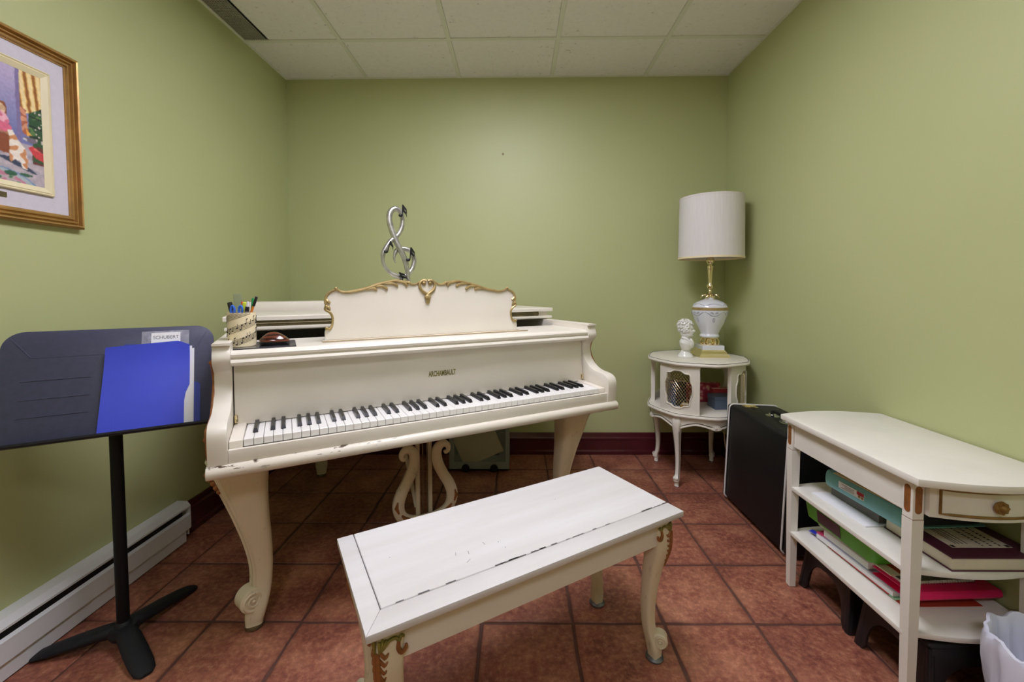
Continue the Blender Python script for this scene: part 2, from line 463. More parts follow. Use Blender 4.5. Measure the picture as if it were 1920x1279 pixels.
# ------------------------------------------------------------------ room shell
T = 0.08
def shell():
    for nm, b in (('wall_back', (XL - T, XR + T, YB, YB + T, -0.06, ZC + 0.12)), ('wall_left', (XL - T, XL, YF, YB, -0.06, ZC + 0.12)),
                  ('wall_right', (XR, XR + T, YF, YB, -0.06, ZC + 0.12)), ('wall_front', (XL - T, XR + T, YF - T, YF, -0.06, ZC + 0.12))):
        mb = MB(); mb.box(*b); mb.build(nm, 'wall', kind='structure')
    # floor: grout bed + single tiles
    mb = MB(); mb.box(XL, XR, YF, YB, -0.06, -0.004); fl = mb.build('floor', 'grout', kind='structure')
    s, tx, ty, g = 0.3052, 0.18416, 1.39213, 0.0028
    variants = []
    for k in range(5):
        mb = MB(); rnd = random.Random(k); n = 6; pts = []
        for (ax, ay), (bx, by) in (((0, 0), (1, 0)), ((1, 0), (1, 1)), ((1, 1), (0, 1)), ((0, 1), (0, 0))):
            for i in range(n):
                t = i / n; x = ax + (bx - ax) * t; y = ay + (by - ay) * t
                j = rnd.uniform(0.0, 0.0042)
                px, py = g + x * (s - 2 * g), g + y * (s - 2 * g)
                px += (0.5 - x) * 2 * j; py += (0.5 - y) * 2 * j
                pts.append((px, py))
        def inset(d, z): return [(px + (s / 2 - px) * d, py + (s / 2 - py) * d, z) for px, py in pts]
        mb.loft([inset(0, -0.006), inset(0, -0.0022), inset(0.012, -0.0006), inset(0.03, 0.0)], True, True)
        variants.append(mb.mesh('floor_tile', 'tile', 50))
    def clipped(w, d):
        mb = MB(); mb.box(g, w - g, g, d - g, -0.006, 0.0, 0.002, 1); return mb.mesh('floor_tile', 'tile')
    i0 = math.floor((XL - tx) / s); i1 = math.ceil((XR - tx) / s)
    j0 = math.floor((YF - ty) / s); j1 = math.ceil((YB - ty) / s)
    q = 0
    for i in range(i0, i1):
        for j in range(j0, j1):
            x0, x1 = max(XL, tx + i * s), min(XR, tx + (i + 1) * s)
            y0, y1 = max(YF, ty + j * s), min(YB, ty + (j + 1) * s)
            if x1 - x0 < 0.012 or y1 - y0 < 0.012: continue
            full = x1 - x0 > s - 1e-4 and y1 - y0 > s - 1e-4
            o = link('floor_tile', variants[(i * 7 + j * 3) % 5] if full else clipped(x1 - x0, y1 - y0), fl)
            o.location = (x0, y0, 0)
    # ceiling: slab, T-grid, lay-in tiles
    mb = MB(); mb.box(XL, XR, YF, YB, ZC + 0.06, ZC + 0.12); ce = mb.build('ceiling', 'grid', kind='structure')
    G, gx, gy = 0.6096, -0.37445, 2.42988
    xs = sorted(set([XL] + [gx + k * G for k in range(-1, 3)] + [XR]))
    ys = [YB] + [gy - k * G for k in range(0, 11) if gy - k * G > YF + 0.02] + [YF]
    lights = {(2, 2): 1, (2, 3): 1, (2, 6): 1}
    tilem = {}
    for a in range(len(xs) - 1):
        for b in range(len(ys) - 1):
            if (a, b) in lights: continue
            x0, x1, y0, y1 = xs[a], xs[a + 1], ys[b + 1], ys[b]
            if a == 0 and b > 0: x0 = XL + 0.135
            mb = MB(); mb.box(x0 + 0.012, x1 - 0.012, y0 + 0.012, y1 - 0.012, ZC - 0.001, ZC + 0.015, 0.002, 1)
            mb.build('ceiling_tile', 'ceiling', ce)
    for x in xs[1:-1]:
        mb = MB(); mb.box(x - 0.012, x + 0.012, YF, YB, ZC - 0.006, ZC + 0.002, 0.001, 1); mb.box(x - 0.002, x + 0.002, YF, YB, ZC + 0.0, ZC + 0.035); mb.build('grid_bar', 'grid', ce)
    for y in ys[1:-1]:
        mb = MB(); mb.box(XL, XR, y - 0.012, y + 0.012, ZC - 0.0055, ZC + 0.0025, 0.001, 1); mb.build('grid_bar', 'grid', ce)
    mb = MB()
    mb.box(XL, XL + 0.014, YF, YB, ZC - 0.004, ZC + 0.004); mb.box(XR - 0.014, XR, YF, YB, ZC - 0.004, ZC + 0.004)
    mb.box(XL, XR, YB - 0.014, YB, ZC - 0.0045, ZC + 0.0035); mb.box(XL, XR, YF, YF + 0.014, ZC - 0.0045, ZC + 0.0035)
    mb.build('edge_trim', 'grid', ce)
    # lights
    for n, (b0, lab) in enumerate(((2, 'recessed ceiling light panel above the piano bench'), (6, 'recessed ceiling light panel behind the camera'))):
        x0, x1 = xs[2], xs[3]; y1 = ys[b0]; y0 = ys[b0 + 2] if b0 == 2 else ys[b0 + 1]
        t = thing('ceiling_light', lab, 'ceiling light', ((x0 + x1) / 2, (y0 + y1) / 2, ZC), 0, None)
        hx, hy = (x1 - x0) / 2 - 0.012, (y1 - y0) / 2 - 0.012
        mb = MB(); rect_sweep(mb, -hx, hx, -hy, hy, [(0, 0), (0.03, 0.0), (0.03, 0.02), (0, 0.02)], lambda a, b, h: (a, b, h)); mb.build('frame', 'grid', t)
        mb = MB(); mb.box(-hx + 0.028, hx - 0.028, -hy + 0.028, hy - 0.028, 0.008, 0.014); mb.build('diffuser', 'diffuser', t)
    # vent strip along left wall
    t = thing('ceiling_vent', 'long dark perforated vent grille in the ceiling along the left wall', 'vent', (XL + 0.012, gy - 0.006, ZC))
    mb = MB(); L = gy - YF - 0.05
    mb.box(0.006, 0.118, -L, 0, 0.004, 0.010); mb.build('backing', 'venthole', t)
    mb = MB()
    nx = 9
    for k in range(nx + 1):
        x = 0.006 + k * 0.112 / nx; mb.box(x - 0.0025, x + 0.0025, -L, 0, -0.001, 0.004)
    k = 0
    while k * 0.0125 < 1.6:
        y = -k * 0.0125; mb.box(0.006, 0.118, y - 0.0055, y, -0.0005, 0.0036); k += 1
    mb.box(0.006, 0.118, -L, -1.6, -0.0005, 0.0036)
    mb.build('grille', 'vent', t)
    # baseboards
    prof = [(0, 0.0), (0.017, 0.0), (0.019, 0.006), (0.019, 0.022), (0.015, 0.028), (0.013, 0.032), (0.013, 0.098), (0.017, 0.103), (0.017, 0.112), (0.010, 0.118), (0.0085, 0.122), (0.0085, 0.138), (0.006, 0.146), (0, 0.148)]
    def board(nm, place, a0, a1):
        mb = MB(); mb.loft([[place(a0, d, z) for d, z in prof], [place(a1, d, z) for d, z in prof]], True, True); mb.build(nm, 'base', kind='structure', ang=25)
    board('baseboard_back', lambda a, d, z: (a, YB - d, z), XL, XR)
    board('baseboard_right', lambda a, d, z: (XR - d, a, z), YF, YB - 0.02)
    board('baseboard_left', lambda a, d, z: (XL + d, a, z), 1.875, YB - 0.02)
shell()

# ------------------------------------------------------------------ heater
def heater():
    y1 = 1.86; y0 = -0.9
    t = thing('baseboard_heater', 'long white electric baseboard heater along the left wall', 'heater', (XL, y1, 0))
    L = y1 - y0; X = 0.060
    mb = MB()
    mb.prism([(0.0, 0.035), (0.0, 0.178), (0.045, 0.178), (X, 0.160), (X, 0.153), (0.043, 0.171), (0.004, 0.171), (0.004, 0.035)], -L, -0.004, 'xz'); mb.build('housing', 'heater', t)
    mb = MB(); mb.prism([(X, 0.058), (X, 0.120), (X - 0.010, 0.127), (X - 0.012, 0.125), (X - 0.004, 0.117), (X - 0.004, 0.058)], -L, -0.003, 'xz'); mb.build('front_panel', 'heater', t)
    mb = MB(); mb.prism([(X - 0.008, 0.005), (X - 0.008, 0.052), (X - 0.012, 0.052), (X - 0.012, 0.005)], -L, -0.02, 'xz'); mb.build('lower_lip', 'heater', t)
    mb = MB(); mb.box(0.006, X - 0.014, -L, -0.03, 0.05, 0.15); mb.build('element', 'black', t)
    mb = MB(); mb.prism([(0, 0.04), (0, 0.178), (0.045, 0.178), (X, 0.160), (X, 0.060), (X - 0.01, 0.055), (X - 0.01, 0.028), (0.03, 0.028), (0.03, 0.0), (0, 0)], -0.004, 0.0, 'xz'); mb.build('end_cap', 'heater', t)
    mb = MB(); mb.box(0.01, X - 0.012, -L, -0.02, 0.0, 0.03); mb.build('foot_rail', 'black', t)
heater()

# ------------------------------------------------------------------ picture on the left wall
def picture():
    t = thing('framed_picture', 'gold framed oil painting of a child and a dog on the left wall', 'picture', (XL, 1.14, 1.333))
    hy, H = 0.34, 0.575
    P = lambda a, b, h: (h, a, b)
    mb = MB()
    rect_sweep(mb, -hy, hy, 0, H, [(0, 0.0), (0, 0.020), (0.006, 0.026), (0.010, 0.024), (0.0125, 0.012), (0.016, 0.012), (0.018, 0.019), (0.022, 0.020), (0.0245, 0.012), (0.027, 0.012), (0.030, 0.018), (0.035, 0.019), (0.037, 0.013), (0.041, 0.012), (0.041, 0.0)], P)
    mb.build('gold_frame', 'goldframe', t, ang=25)
    mb = MB(); mb.box(0.004, 0.009, -hy + 0.035, hy - 0.035, 0.035, H - 0.035); mb.build('mat_board', 'linen', t)
    a0, a1, b0, b1 = -hy + 0.088, hy - 0.088, 0.094, H - 0.088
    mb = MB(); rect_sweep(mb, a0, a1, b0, b1, [(0, 0.008), (0, 0.016), (0.003, 0.018), (0.006, 0.015), (0.009, 0.017), (0.024, 0.010), (0.024, 0.008)], P); mb.build('inner_liner', 'liner', t, ang=25)
    # canvas: painted in 0..1 coordinates, u to the right, v up
    c0, c1, d0, d1 = a0 + 0.022, a1 - 0.022, b0 + 0.022, b1 - 0.022
    NX, NY = 220, 170
    def inside(u, v, poly):
        r = False; n = len(poly)
        for i in range(n):
            (x1, y1), (x2, y2) = poly[i], poly[i - 1]
            if (y1 > v) != (y2 > v) and u < (x2 - x1) * (v - y1) / (y2 - y1) + x1: r = not r
        return r
    def col(u, v):
        wob = noise.noise(Vector((u * 22, v * 22, 0))) ; wob2 = noise.noise(Vector((u * 60, v * 40, 3)))
        u += 0.006 * wob; v += 0.008 * wob2
        k = 1 + 0.07 * wob2
        c = (172, 164, 200) if v > 0.36 else (176, 164, 172)
        if v > 0.36: c = tuple(a + (b - a) * max(0, min(1, (v - 0.45) / 0.5)) for a, b in zip((118, 122, 172), (186, 170, 204)))
        if v < 0.36: c = (182 - 30 * wob, 170 - 24 * wob, 178 - 20 * wob)
        if 0.845 < u < 0.868 and v > 0.3: c = (128, 116, 160)
        if u < 0.80 and 0.46 < v < 0.74 and inside(u, v, [(0.2, 0.74), (0.785, 0.66), (0.80, 0.47), (0.2, 0.47)]): c = (122, 66, 44) if wob < 0.2 else (148, 86, 54)
        if inside(u, v, [(0.2, 0.50), (0.81, 0.44), (0.82, 0.40), (0.2, 0.44)]): c = (178, 124, 90)
        if inside(u, v, [(0.2, 0.44), (0.80, 0.40), (0.80, 0.24), (0.2, 0.26)]): c = (140, 78, 54) if (u * 30 % 3) > 1 else (84, 48, 38)
        if (u - 0.745) ** 2 / 0.0016 + (v - 0.60) ** 2 / 0.003 < 1: c = (226, 196, 160) if wob > 0 else (204, 166, 132)
        if (u - 0.75) ** 2 / 0.0026 + (v - 0.52) ** 2 / 0.0045 < 1: c = (236, 176, 190) if wob > -0.1 else (216, 116, 142)
        if (u - 0.755) ** 2 / 0.0036 + (v - 0.455) ** 2 / 0.0016 < 1: c = (218, 108, 138)
        if u > 0.868 and v > 0.38:
            if v > 0.60 - (0.98 - u) * 0.9 + 0.10 and v > 0.56:
                s = math.sin((u - 0.86) * 120 - (1 - v) * 9)
                c = (240, 216, 160) if s > 0.1 else ((222, 172, 96) if s > -0.55 else (150, 96, 52))
            elif u > 0.915:
                c = (52, 84, 58) if wob < 0.25 else (96, 128, 80)
                if wob2 > 0.28 and u > 0.95: c = (214, 196, 190)
                if abs((v * 11.5 + u * 1.5) % 1 - 0.5) < 0.06: c = (30, 36, 40)
        if u > 0.93 and 0.2 < v < 0.40: c = (60, 88, 60) if wob < 0.2 else (110, 60, 56)
        if inside(u, v, [(0.868, 0.68), (0.90, 0.66), (0.915, 0.44), (0.875, 0.45)]): c = (176, 96, 72) if wob < 0 else (214, 150, 120)
        if inside(u, v, [(0.895, 0.50), (0.935, 0.45), (0.90, 0.44)]): c = (232, 170, 84)
        if (u - 0.92) ** 2 / 0.0018 + (v - 0.405) ** 2 / 0.0005 < 1: c = (120, 108, 124) if wob < 0.1 else (214, 206, 214)
        if inside(u, v, [(0.905, 0.33), (0.935, 0.36), (1.0, 0.31), (1.0, 0.24), (0.95, 0.25)]): c = (204, 70, 78) if wob < 0.15 else (232, 110, 110)
        if inside(u, v, [(0.72, 0.205), (0.80, 0.215), (0.90, 0.16), (0.955, 0.115), (0.93, 0.108), (0.80, 0.165)]): c = (62, 70, 92)
        if inside(u, v, [(0.795, 0.44), (0.82, 0.45), (0.845, 0.38), (0.885, 0.32), (0.90, 0.22), (0.895, 0.135), (0.865, 0.14), (0.855, 0.20), (0.83, 0.20), (0.80, 0.17), (0.79, 0.2), (0.80, 0.33)]):
            c = (238, 226, 214) if wob > -0.12 else (206, 142, 98)
        rr = ((u - 0.70) / 0.28) ** 2 + ((v + 0.10) / 0.22) ** 2
        if rr < 1 and v < 0.36: c = (170, 182, 186)
        if 0.90 < rr < 1.0: c = (120, 144, 184)
        if rr < 0.7:
            c = (196, 128, 150) if wob > 0.05 else ((84, 124, 96) if wob < -0.2 else (186, 170, 172))
        if (u - 0.80) ** 2 / 0.0012 + (v - 0.075) ** 2 / 0.0005 < 1 or (u - 0.885) ** 2 / 0.0014 + (v - 0.085) ** 2 / 0.00016 < 1: c = (58, 100, 78)
        return tuple(max(0, min(255, q * k)) for q in c)
    me = bpy.data.meshes.new('painted_canvas')
    vs = [(0.0095, c0 + (c1 - c0) * i / NX, d0 + (d1 - d0) * j / NY) for j in range(NY + 1) for i in range(NX + 1)]
    fs = [(j * (NX + 1) + i, j * (NX + 1) + i + 1, (j + 1) * (NX + 1) + i + 1, (j + 1) * (NX + 1) + i) for j in range(NY) for i in range(NX)]
    me.from_pydata(vs, [], fs)
    ca = me.color_attributes.new('Col', 'FLOAT_COLOR', 'POINT')
    buf = []
    for j in range(NY + 1):
        for i in range(NX + 1):
            sm = [col((i + a) / NX, (j + b) / NY) for a in (-0.35, 0.35) for b in (-0.35, 0.35)]
            buf += [*lin([sum(q[k] for q in sm) / 4 / 255 for k in range(3)]), 1.0]
    ca.data.foreach_set('color', buf)
    me.materials.append(M['painting'])
    link('painted_canvas', me, t)
    mb = MB(); mb.box(0.009, 0.0105, -0.124, 0.124, 0.066, 0.082, 0.0004, 1); pl = mb.build('name_plate', 'oldbrass', t)
    mb = MB(); rnd = random.Random(3); y = -0.09
    while y < 0.10:
        l = rnd.uniform(0.004, 0.012); mb.box(0.0105, 0.0108, y, y + l, 0.0725, 0.0735 + rnd.uniform(0, 0.002)); y += l + rnd.uniform(0.002, 0.006)
    mb.build('engraving', 'liner', pl)
picture()

mb = MB(); mb.tube([(-0.088, YB, 2.014), (-0.088, YB - 0.004, 2.014), (-0.088, YB - 0.004, 2.014), (-0.088, YB - 0.012, 2.016)], [0.007, 0.007, 0.0025, 0.003], 12)
tag(mb.build('wall_nail', 'oldbrass'), 'small metal nail left bare in the green back wall', 'nail')

# ------------------------------------------------------------------ piano
PA = math.radians(28.72)
PO = Vector((-0.858, 1.150, 0))
PE = Vector((math.cos(PA), math.sin(PA), 0)); PN = Vector((-math.sin(PA), math.cos(PA), 0))
def pw(e, n, z): return PO + PE * e + PN * n + Vector((0, 0, z))
PW = 1.482
def cab_leg(c, stations, d, n=20, p=0.6, rot=0.0, mb=None):
    mb = mb or MB()
    d = Vector(d).normalized()
    zs = [s[0] for s in stations]
    P, R = catmull([Vector((s[1], s[2], s[0])) for s in stations], [0] * len(stations), 5)
    rings = [ring_sq(c[0] + d.x * q.x, c[1] + d.y * q.x, q.z, q.y, q.y, n, p, rot) for q in P]
    mb.loft(rings, True, True)
    return mb
def scroll(mb, c, d, r, wd, turns=2):
    """volute: a drum whose axis is level and square to d, with raised spiral on both faces"""
    d = Vector((d[0], d[1], 0)).normalized(); a = Vector((-d.y, d.x, 0)); c = Vector(c); up = Vector((0, 0, 1))
    seg = 24
    rings = []
    for s, rr in ((-wd / 2, r * 0.82), (-wd / 2 + 0.004, r * 0.98), (-wd * .2, r * .96), (wd * .2, r * .96), (wd / 2 - 0.004, r * 0.98), (wd / 2, r * 0.82)):
        rings.append([c + a * s + (d * math.cos(t) + up * math.sin(t)) * rr for t in [2 * PI * k / seg for k in range(seg)]])
    mb.loft(rings, True, True)
    for sgn in (-1, 1):
        pts = []
        for k in range(34):
            t = k / 33; ang = -PI / 2 + turns * 2 * PI * t; rr = r * 0.80 * (1 - 0.86 * t)
            pts.append(c + a * sgn * (wd / 2 + 0.002 * t) + (d * math.cos(ang) + up * math.sin(ang)) * rr)
        mb.tube(pts, [r * 0.11 * (1 - .4 * k / 33) for k in range(34)], 6)
        mb.sphere(c + a * sgn * (wd / 2 + 0.002), r * 0.16, 10, 6)
DESK = [(0.3274, 0.9355), (0.3269, 0.9685), (0.3334, 0.9804), (0.3451, 0.9799), (0.3534, 0.9979), (0.3542, 1.02), (0.3462, 1.0374), (0.3307, 1.0488), (0.3342, 1.0597), (0.3308, 1.0792), (0.3361, 1.1011), (0.3476, 1.1131), (0.3624, 1.1199), (0.3682, 1.1258), (0.3818, 1.1166), (0.4049, 1.1128), (0.4403, 1.1183), (0.4766, 1.127), (0.5136, 1.1402), (0.5514, 1.1506), (0.59, 1.1568), (0.6292, 1.1515), (0.6398, 1.1483), (0.6558, 1.1425), (0.6693, 1.1444), (0.6802, 1.1517), (0.6954, 1.1574), (0.7105, 1.1586)]
LEAF = [[(0.4765, 1.1211), (0.4961, 1.1269), (0.5084, 1.1249), (0.5133, 1.1192)], [(0.5011, 1.1325), (0.526, 1.1364), (0.5435, 1.1312), (0.5548, 1.1221)], [(0.5412, 1.1433), (0.5666, 1.1468), (0.5846, 1.1424), (0.5948, 1.1345)], [(0.5822, 1.1538), (0.6081, 1.1529), (0.6265, 1.1456), (0.6303, 1.1351)], [(0.3348, 1.0877), (0.3391, 1.0791), (0.3468, 1.0729)], [(0.3354, 1.0646), (0.3409, 1.0571), (0.3453, 1.0497)]]
HEART = [(0.7105, 1.1553), (0.6981, 1.158), (0.6857, 1.1498), (0.6828, 1.1351), (0.6908, 1.1189), (0.7072, 1.1054), (0.7154, 1.0985)]
DC = 0.7135
def mir(p): return (DC + (DC - p[0]) * 1.06, p[1])
def piano():
    t = thing('grand_piano', 'old cream baby grand piano with cabriole legs and gold scroll music desk', 'piano', PO, PA)
    C = 'cream'
    # cheeks
    prof = [(0.012, 0.627), (0.008, 0.66), (0.006, 0.70), (0.012, 0.725), (0.030, 0.740), (0.060, 0.746), (0.098, 0.750), (0.130, 0.760), (0.158, 0.778), (0.180, 0.802), (0.189, 0.832), (0.186, 0.860), (0.170, 0.876), (0.151, 0.892), (0.145, 0.908), (0.149, 0.925), (0.156, 0.938), (0.156, 0.948)]
    prof = sm2(prof, 3) + [(0.146, 0.951), (0.146, 0.9575), (0.62, 0.9575), (0.62, 0.627)]
    for e0, e1, nm in ((0.0, 0.048, 'left'), (PW - 0.046, PW, 'right')):
        mb = MB(); mb.prism(prof, e0, e1, 'yz', bev=0.002); ch = mb.build('cheek', C, t, ang=30)
        mb = MB(); sgn = -1 if nm == 'left' else 1; x = e0 if nm == 'left' else e1
        pth = [(x + sgn * 0.002, a, b) for a, b in ((0.035, 0.64), (0.026, 0.70), (0.035, 0.722), (0.07, 0.732), (0.12, 0.742), (0.165, 0.775), (0.195, 0.83), (0.185, 0.87), (0.162, 0.90))]
        mb.tube(pth, [0.003, 0.005, 0.006, 0.004, 0.004, 0.005, 0.004, 0.005, 0.006], 8, smooth=4)
        mb.sphere((x + sgn * 0.002, 0.165, 0.898), 0.008, 10, 6); mb.sphere((x + sgn * 0.002, 0.03, 0.70), 0.009, 10, 6)
        mb.build('carved_scroll', 'goldbrown', ch)
    # rim
    out = [(0.0, 0.60), (0.0, 1.12), (0.02, 1.27), (0.10, 1.40), (0.24, 1.48), (0.40, 1.505), (0.56, 1.475), (0.70, 1.38), (0.82, 1.24), (0.95, 1.12), (1.12, 1.03), (1.30, 0.94), (1.43, 0.80), (PW, 0.60)]
    o2 = [out[0]] + sm2(out[1:-1], 5) + [out[-1]]
    def inner(pts, d):
        r = []
        n = len(pts)
        for i, p in enumerate(pts):
            a = Vector(pts[max(0, i - 1)]); b = Vector(pts[min(n - 1, i + 1)]); q = (b - a)
            nn = Vector((q.y, -q.x)).normalized(); r.append((p[0] + nn.x * d, p[1] + nn.y * d))
        return r
    i2 = inner(o2, 0.045)
    mb = MB(); mb.loft([[(a[0], a[1], z), (a[0], a[1], zz), (b[0], b[1], zz), (b[0], b[1], z)] for a, b, z, zz in ((a, b, 0.625, 0.957) for a, b in zip(o2, i2))], True, True); mb.build('rim', C, t)
    sb = [(0.046, 0.40)] + i2[1:-1] + [(PW - 0.046, 0.40)]
    mb = MB(); mb.prism(sb, 0.66, 0.68, 'xy'); mb.build('soundboard', 'dark', t)
    mb = MB(); mb.box(0.05, PW - 0.05, 0.44, 0.46, 0.69, 0.90); mb.box(0.05, PW - 0.05, 0.60, 0.66, 0.80, 0.86, 0.004); mb.build('action_block', 'dark', t)
    # keybed and rails
    mb = MB(); mb.box(0.0, PW, 0.03, 0.42, 0.592, 0.640); mb.build('keybed', C, t)
    rp = [(0.04, 0.588), (0.014, 0.588), (0.004, 0.592), (-0.002, 0.602), (-0.002, 0.612), (0.003, 0.621), (0.012, 0.6265), (0.04, 0.6265)]
    mb = MB(); mb.prism(rp, -0.004, PW + 0.004, 'yz', bev=0.0015); mb.build('front_rail', 'chipped', t, ang=40)
    mb = MB(); mb.box(0.0485, PW - 0.0465, 0.014, 0.027, 0.6265, 0.6655, 0.002); mb.build('key_slip', C, t)
    for a, b in ((0.0495, 0.084), (1.404, PW - 0.0475)):
        mb = MB(); mb.box(a, b, 0.028, 0.19, 0.642, 0.694, 0.003)
        vs = list(mb.bm.verts)
        for v in vs:
            if v.co.y < 0.05 and v.co.z > 0.67: v.co.z -= 0.008
        mb.build('key_block', C, t)
    # keys: 52 white, 36 black
    k0, k1 = 0.0855, 1.4025; pitch = (k1 - k0) / 52
    mb = MB(); mb.box(0.0006, pitch - 0.0006, 0.030, 0.20, 0.6655, 0.6865, 0.0012, 1); wk = mb.mesh('white_key', 'whitekey')
    bwid = 0.0135
    mb = MB()
    a = [(0, 0.083), (bwid, 0.083), (bwid, 0.20), (0, 0.20)]
    b = [(0.002, 0.090), (bwid - 0.002, 0.090), (bwid - 0.0015, 0.20), (0.0015, 0.20)]
    mb.loft([[(x, y, 0.680) for x, y in a], [(x, y, 0.689) for x, y in a], [(x, y, 0.6985) for x, y in b]], True, True)
    bk = mb.mesh('black_key', 'blackkey')
    for i in range(52):
        o = link('white_key', wk, t); o.location.x = k0 + i * pitch
        note = (i + 5) % 7          # 0=C .. ; first key is A
        if i < 51 and note in (0, 1, 3, 4, 5):
            off = {0: -0.0018, 1: 0.0018, 3: -0.0025, 4: 0.0, 5: 0.0025}[note]
            o = link('black_key', bk, t); o.location.x = k0 + (i + 1) * pitch - bwid / 2 + off
    # fallboard
    mb = MB(); mb.prism([(0.186, 0.689), (0.196, 0.893), (0.212, 0.893), (0.206, 0.689)], 0.0515, PW - 0.0495, 'yz', bev=0.0015); fb = mb.build('fallboard', C, t)
    fx = axes((0.690, 0.1896, 0.7805), (1, 0, 0), (0, 0.049, 1))
    text('lettering', 'ARCHAMBAULT', 0.0290, fx, fb, 'goldgreen', 0.535, 0.0010)
    mb = MB(); vs = mb.box(0.0525, 0.165, -0.0006, -0.0001, 0, 0.045); mb.xf(vs, axes((0, 0.1928, 0.815), (1, 0, 0), (0, 1, -0.049))); mb.build('adhesive_tape', 'tape', fb, label='yellowed strip of clear tape')
    for e in (0.054, PW - 0.056):
        mb = MB(); mb.box(e - 0.003, e + 0.006, 0.180, 0.187, 0.697, 0.722, 0.001, 1); mb.tube([(e + 0.001, 0.179, 0.70), (e + 0.001, 0.179, 0.708)], 0.004, 10); mb.build('hinge', 'brass', t)
    # shelf
    sp = [(0.20, 0.884), (0.152, 0.884), (0.144, 0.889), (0.142, 0.896), (0.146, 0.903), (0.156, 0.905), (0.156, 0.909), (0.150, 0.912), (0.149, 0.920), (0.153, 0.925), (0.160, 0.926), (0.166, 0.9315), (0.45, 0.9315), (0.45, 0.918), (0.20, 0.905)]
    mb = MB(); mb.prism(sp, 0.0485, PW - 0.0465, 'yz'); mb.build('shelf', C, t, ang=25)
    # music desk
    y0 = 0.262
    Lh = [DESK[0]] + sm2(DESK[1:], 3)
    full = Lh + [mir(p) for p in reversed(Lh[:-1])]
    mb = MB(); vs = mb.prism(full, y0, y0 + 0.013, 'xz', bev=0.001)
    tilt = Matrix.Translation((0, y0, 0.9315)) @ Matrix.Rotation(math.radians(-5), 4, 'X') @ Matrix.Translation((0, -y0, -0.9315))
    mb.xf(vs, tilt); md = mb.build('music_desk', C, t, ang=20)
    mb = MB()
    for f in (lambda p: p, mir):
        def tb(pp, rr, sm=4):
            pts = [(f(p)[0], y0 - 0.003, p[1]) for p in pp]
            mb.tube(pts, rr, 7, smooth=sm)
        tb(DESK[2:9], [0.006, 0.005, 0.004, 0.0045, 0.005, 0.0045, 0.007]); tb(DESK[8:14], [0.0035, 0.005, 0.005, 0.0045, 0.004, 0.006]); tb(DESK[13:23], [0.006, 0.004, 0.005, 0.006, 0.006, 0.006, 0.005, 0.005, 0.005, 0.006])
        tb(DESK[22:27], [0.006, 0.004, 0.004, 0.004, 0.005])
        for l in LEAF: tb(l, [0.0025 + 0.0035 * (i > 0) - 0.001 * (i == len(l) - 1) for i in range(len(l))])
        for p in (DESK[2], DESK[8], DESK[13], DESK[22], DESK[26]):
            q = f(p); mb.sphere((q[0], y0 - 0.004, q[1]), 0.0065, 10, 6)
    mb.xf(list(mb.bm.verts), tilt); mb.build('gold_border', 'gold', md, label='gold carved leaf border')
    mb = MB()
    for f in (lambda p: p, mir):
        mb.tube([(f(p)[0], y0 - 0.004, p[1]) for p in HEART], [0.007, 0.006, 0.006, 0.006, 0.006, 0.006, 0.006], 8, smooth=4)
        q = f((0.7010, 1.147)); mb.sphere((q[0], y0 - 0.004, q[1]), (0.009, 0.006, 0.008), 12, 8)
    mb.sphere((DC + 0.001, y0 - 0.004, 1.091), (0.014, 0.008, 0.012), 14, 8); mb.sphere((DC + 0.001, y0 - 0.004, 1.075), (0.009, 0.006, 0.012), 12, 8)
    mb.tube([(DC - 0.012, y0 - 0.012, 1.089), (DC, y0 - 0.013, 1.087), (DC + 0.012, y0 - 0.012, 1.091)], 0.003, 6)
    mb.xf(list(mb.bm.verts), tilt); mb.build('heart_ornament', 'gold', md, label='gold heart shaped carved crest')
    mb = MB(); mb.box(0.318, 1.165, 0.238, 0.282, 0.9318, 0.937, 0.0015); mb.build('desk_ledge', C, t)
    mb = MB(); mb.box(0.318, 1.165, 0.2365, 0.2385, 0.9345, 0.937); mb.box(0.33, 1.13, 0.2575, 0.259, 0.937, 0.9385); mb.build('ledge_line', 'gold', t)
    # lid
    lo = [(-0.006, 0.53)] + [(a, b) for a, b in inner(o2[1:-1], -0.012)] + [(PW + 0.006, 0.53)]
    mb = MB(); mb.prism(lo, 0.963, 0.976, 'xy', bev=0.002); lo2 = [(0.006, 0.56)] + list(inner(o2[1:-1], 0.004)) + [(PW - 0.006, 0.56)]; mb.prism(lo2, 0.9575, 0.963, 'xy'); mb.build('lid', C, t)
    mb = MB(); mb.prism([(0.53, 1.0005), (0.53, 1.015), (0.534, 1.018), (0.93, 1.018), (0.935, 1.015), (0.935, 1.0005)], -0.010, PW + 0.010, 'yz')
    mb.box(0.010, PW - 0.010, 0.548, 0.92, 0.976, 1.0005); mb.build('lid_flap', C, t)
    mb = MB(); mb.box(0.055, PW - 0.075, 0.538, 0.548, 0.976, 0.9865); mb.box(0.055, PW - 0.075, 0.538, 0.548, 0.990, 1.0005); mb.tube([(0.055, 0.5365, 0.9882), (PW - 0.075, 0.5365, 0.9882)], 0.0034, 8)
    for k in range(14): mb.sphere((0.10 + k * 0.096, 0.538, 0.981), 0.0024, 6, 4); mb.sphere((0.10 + k * 0.096, 0.538, 0.9955), 0.0022, 6, 4)
    mb.build('lid_hinge', 'oldbrass', t)
    mb = MB(); mb.box(0.05, 0.60, 0.96, 1.16, 0.976, 1.062, 0.002); mb.build('lid_panel', C, t)
    # legs
    st = [(0.595, 0.030, 0.088), (0.56, 0.026, 0.080), (0.48, 0.014, 0.064), (0.38, -0.004, 0.048), (0.28, -0.022, 0.037), (0.20, -0.030, 0.031), (0.13, -0.026, 0.030), (0.08, -0.012, 0.033), (0.045, -0.004, 0.030), (0.022, 0.0, 0.026), (0.016, 0.0, 0.026)]
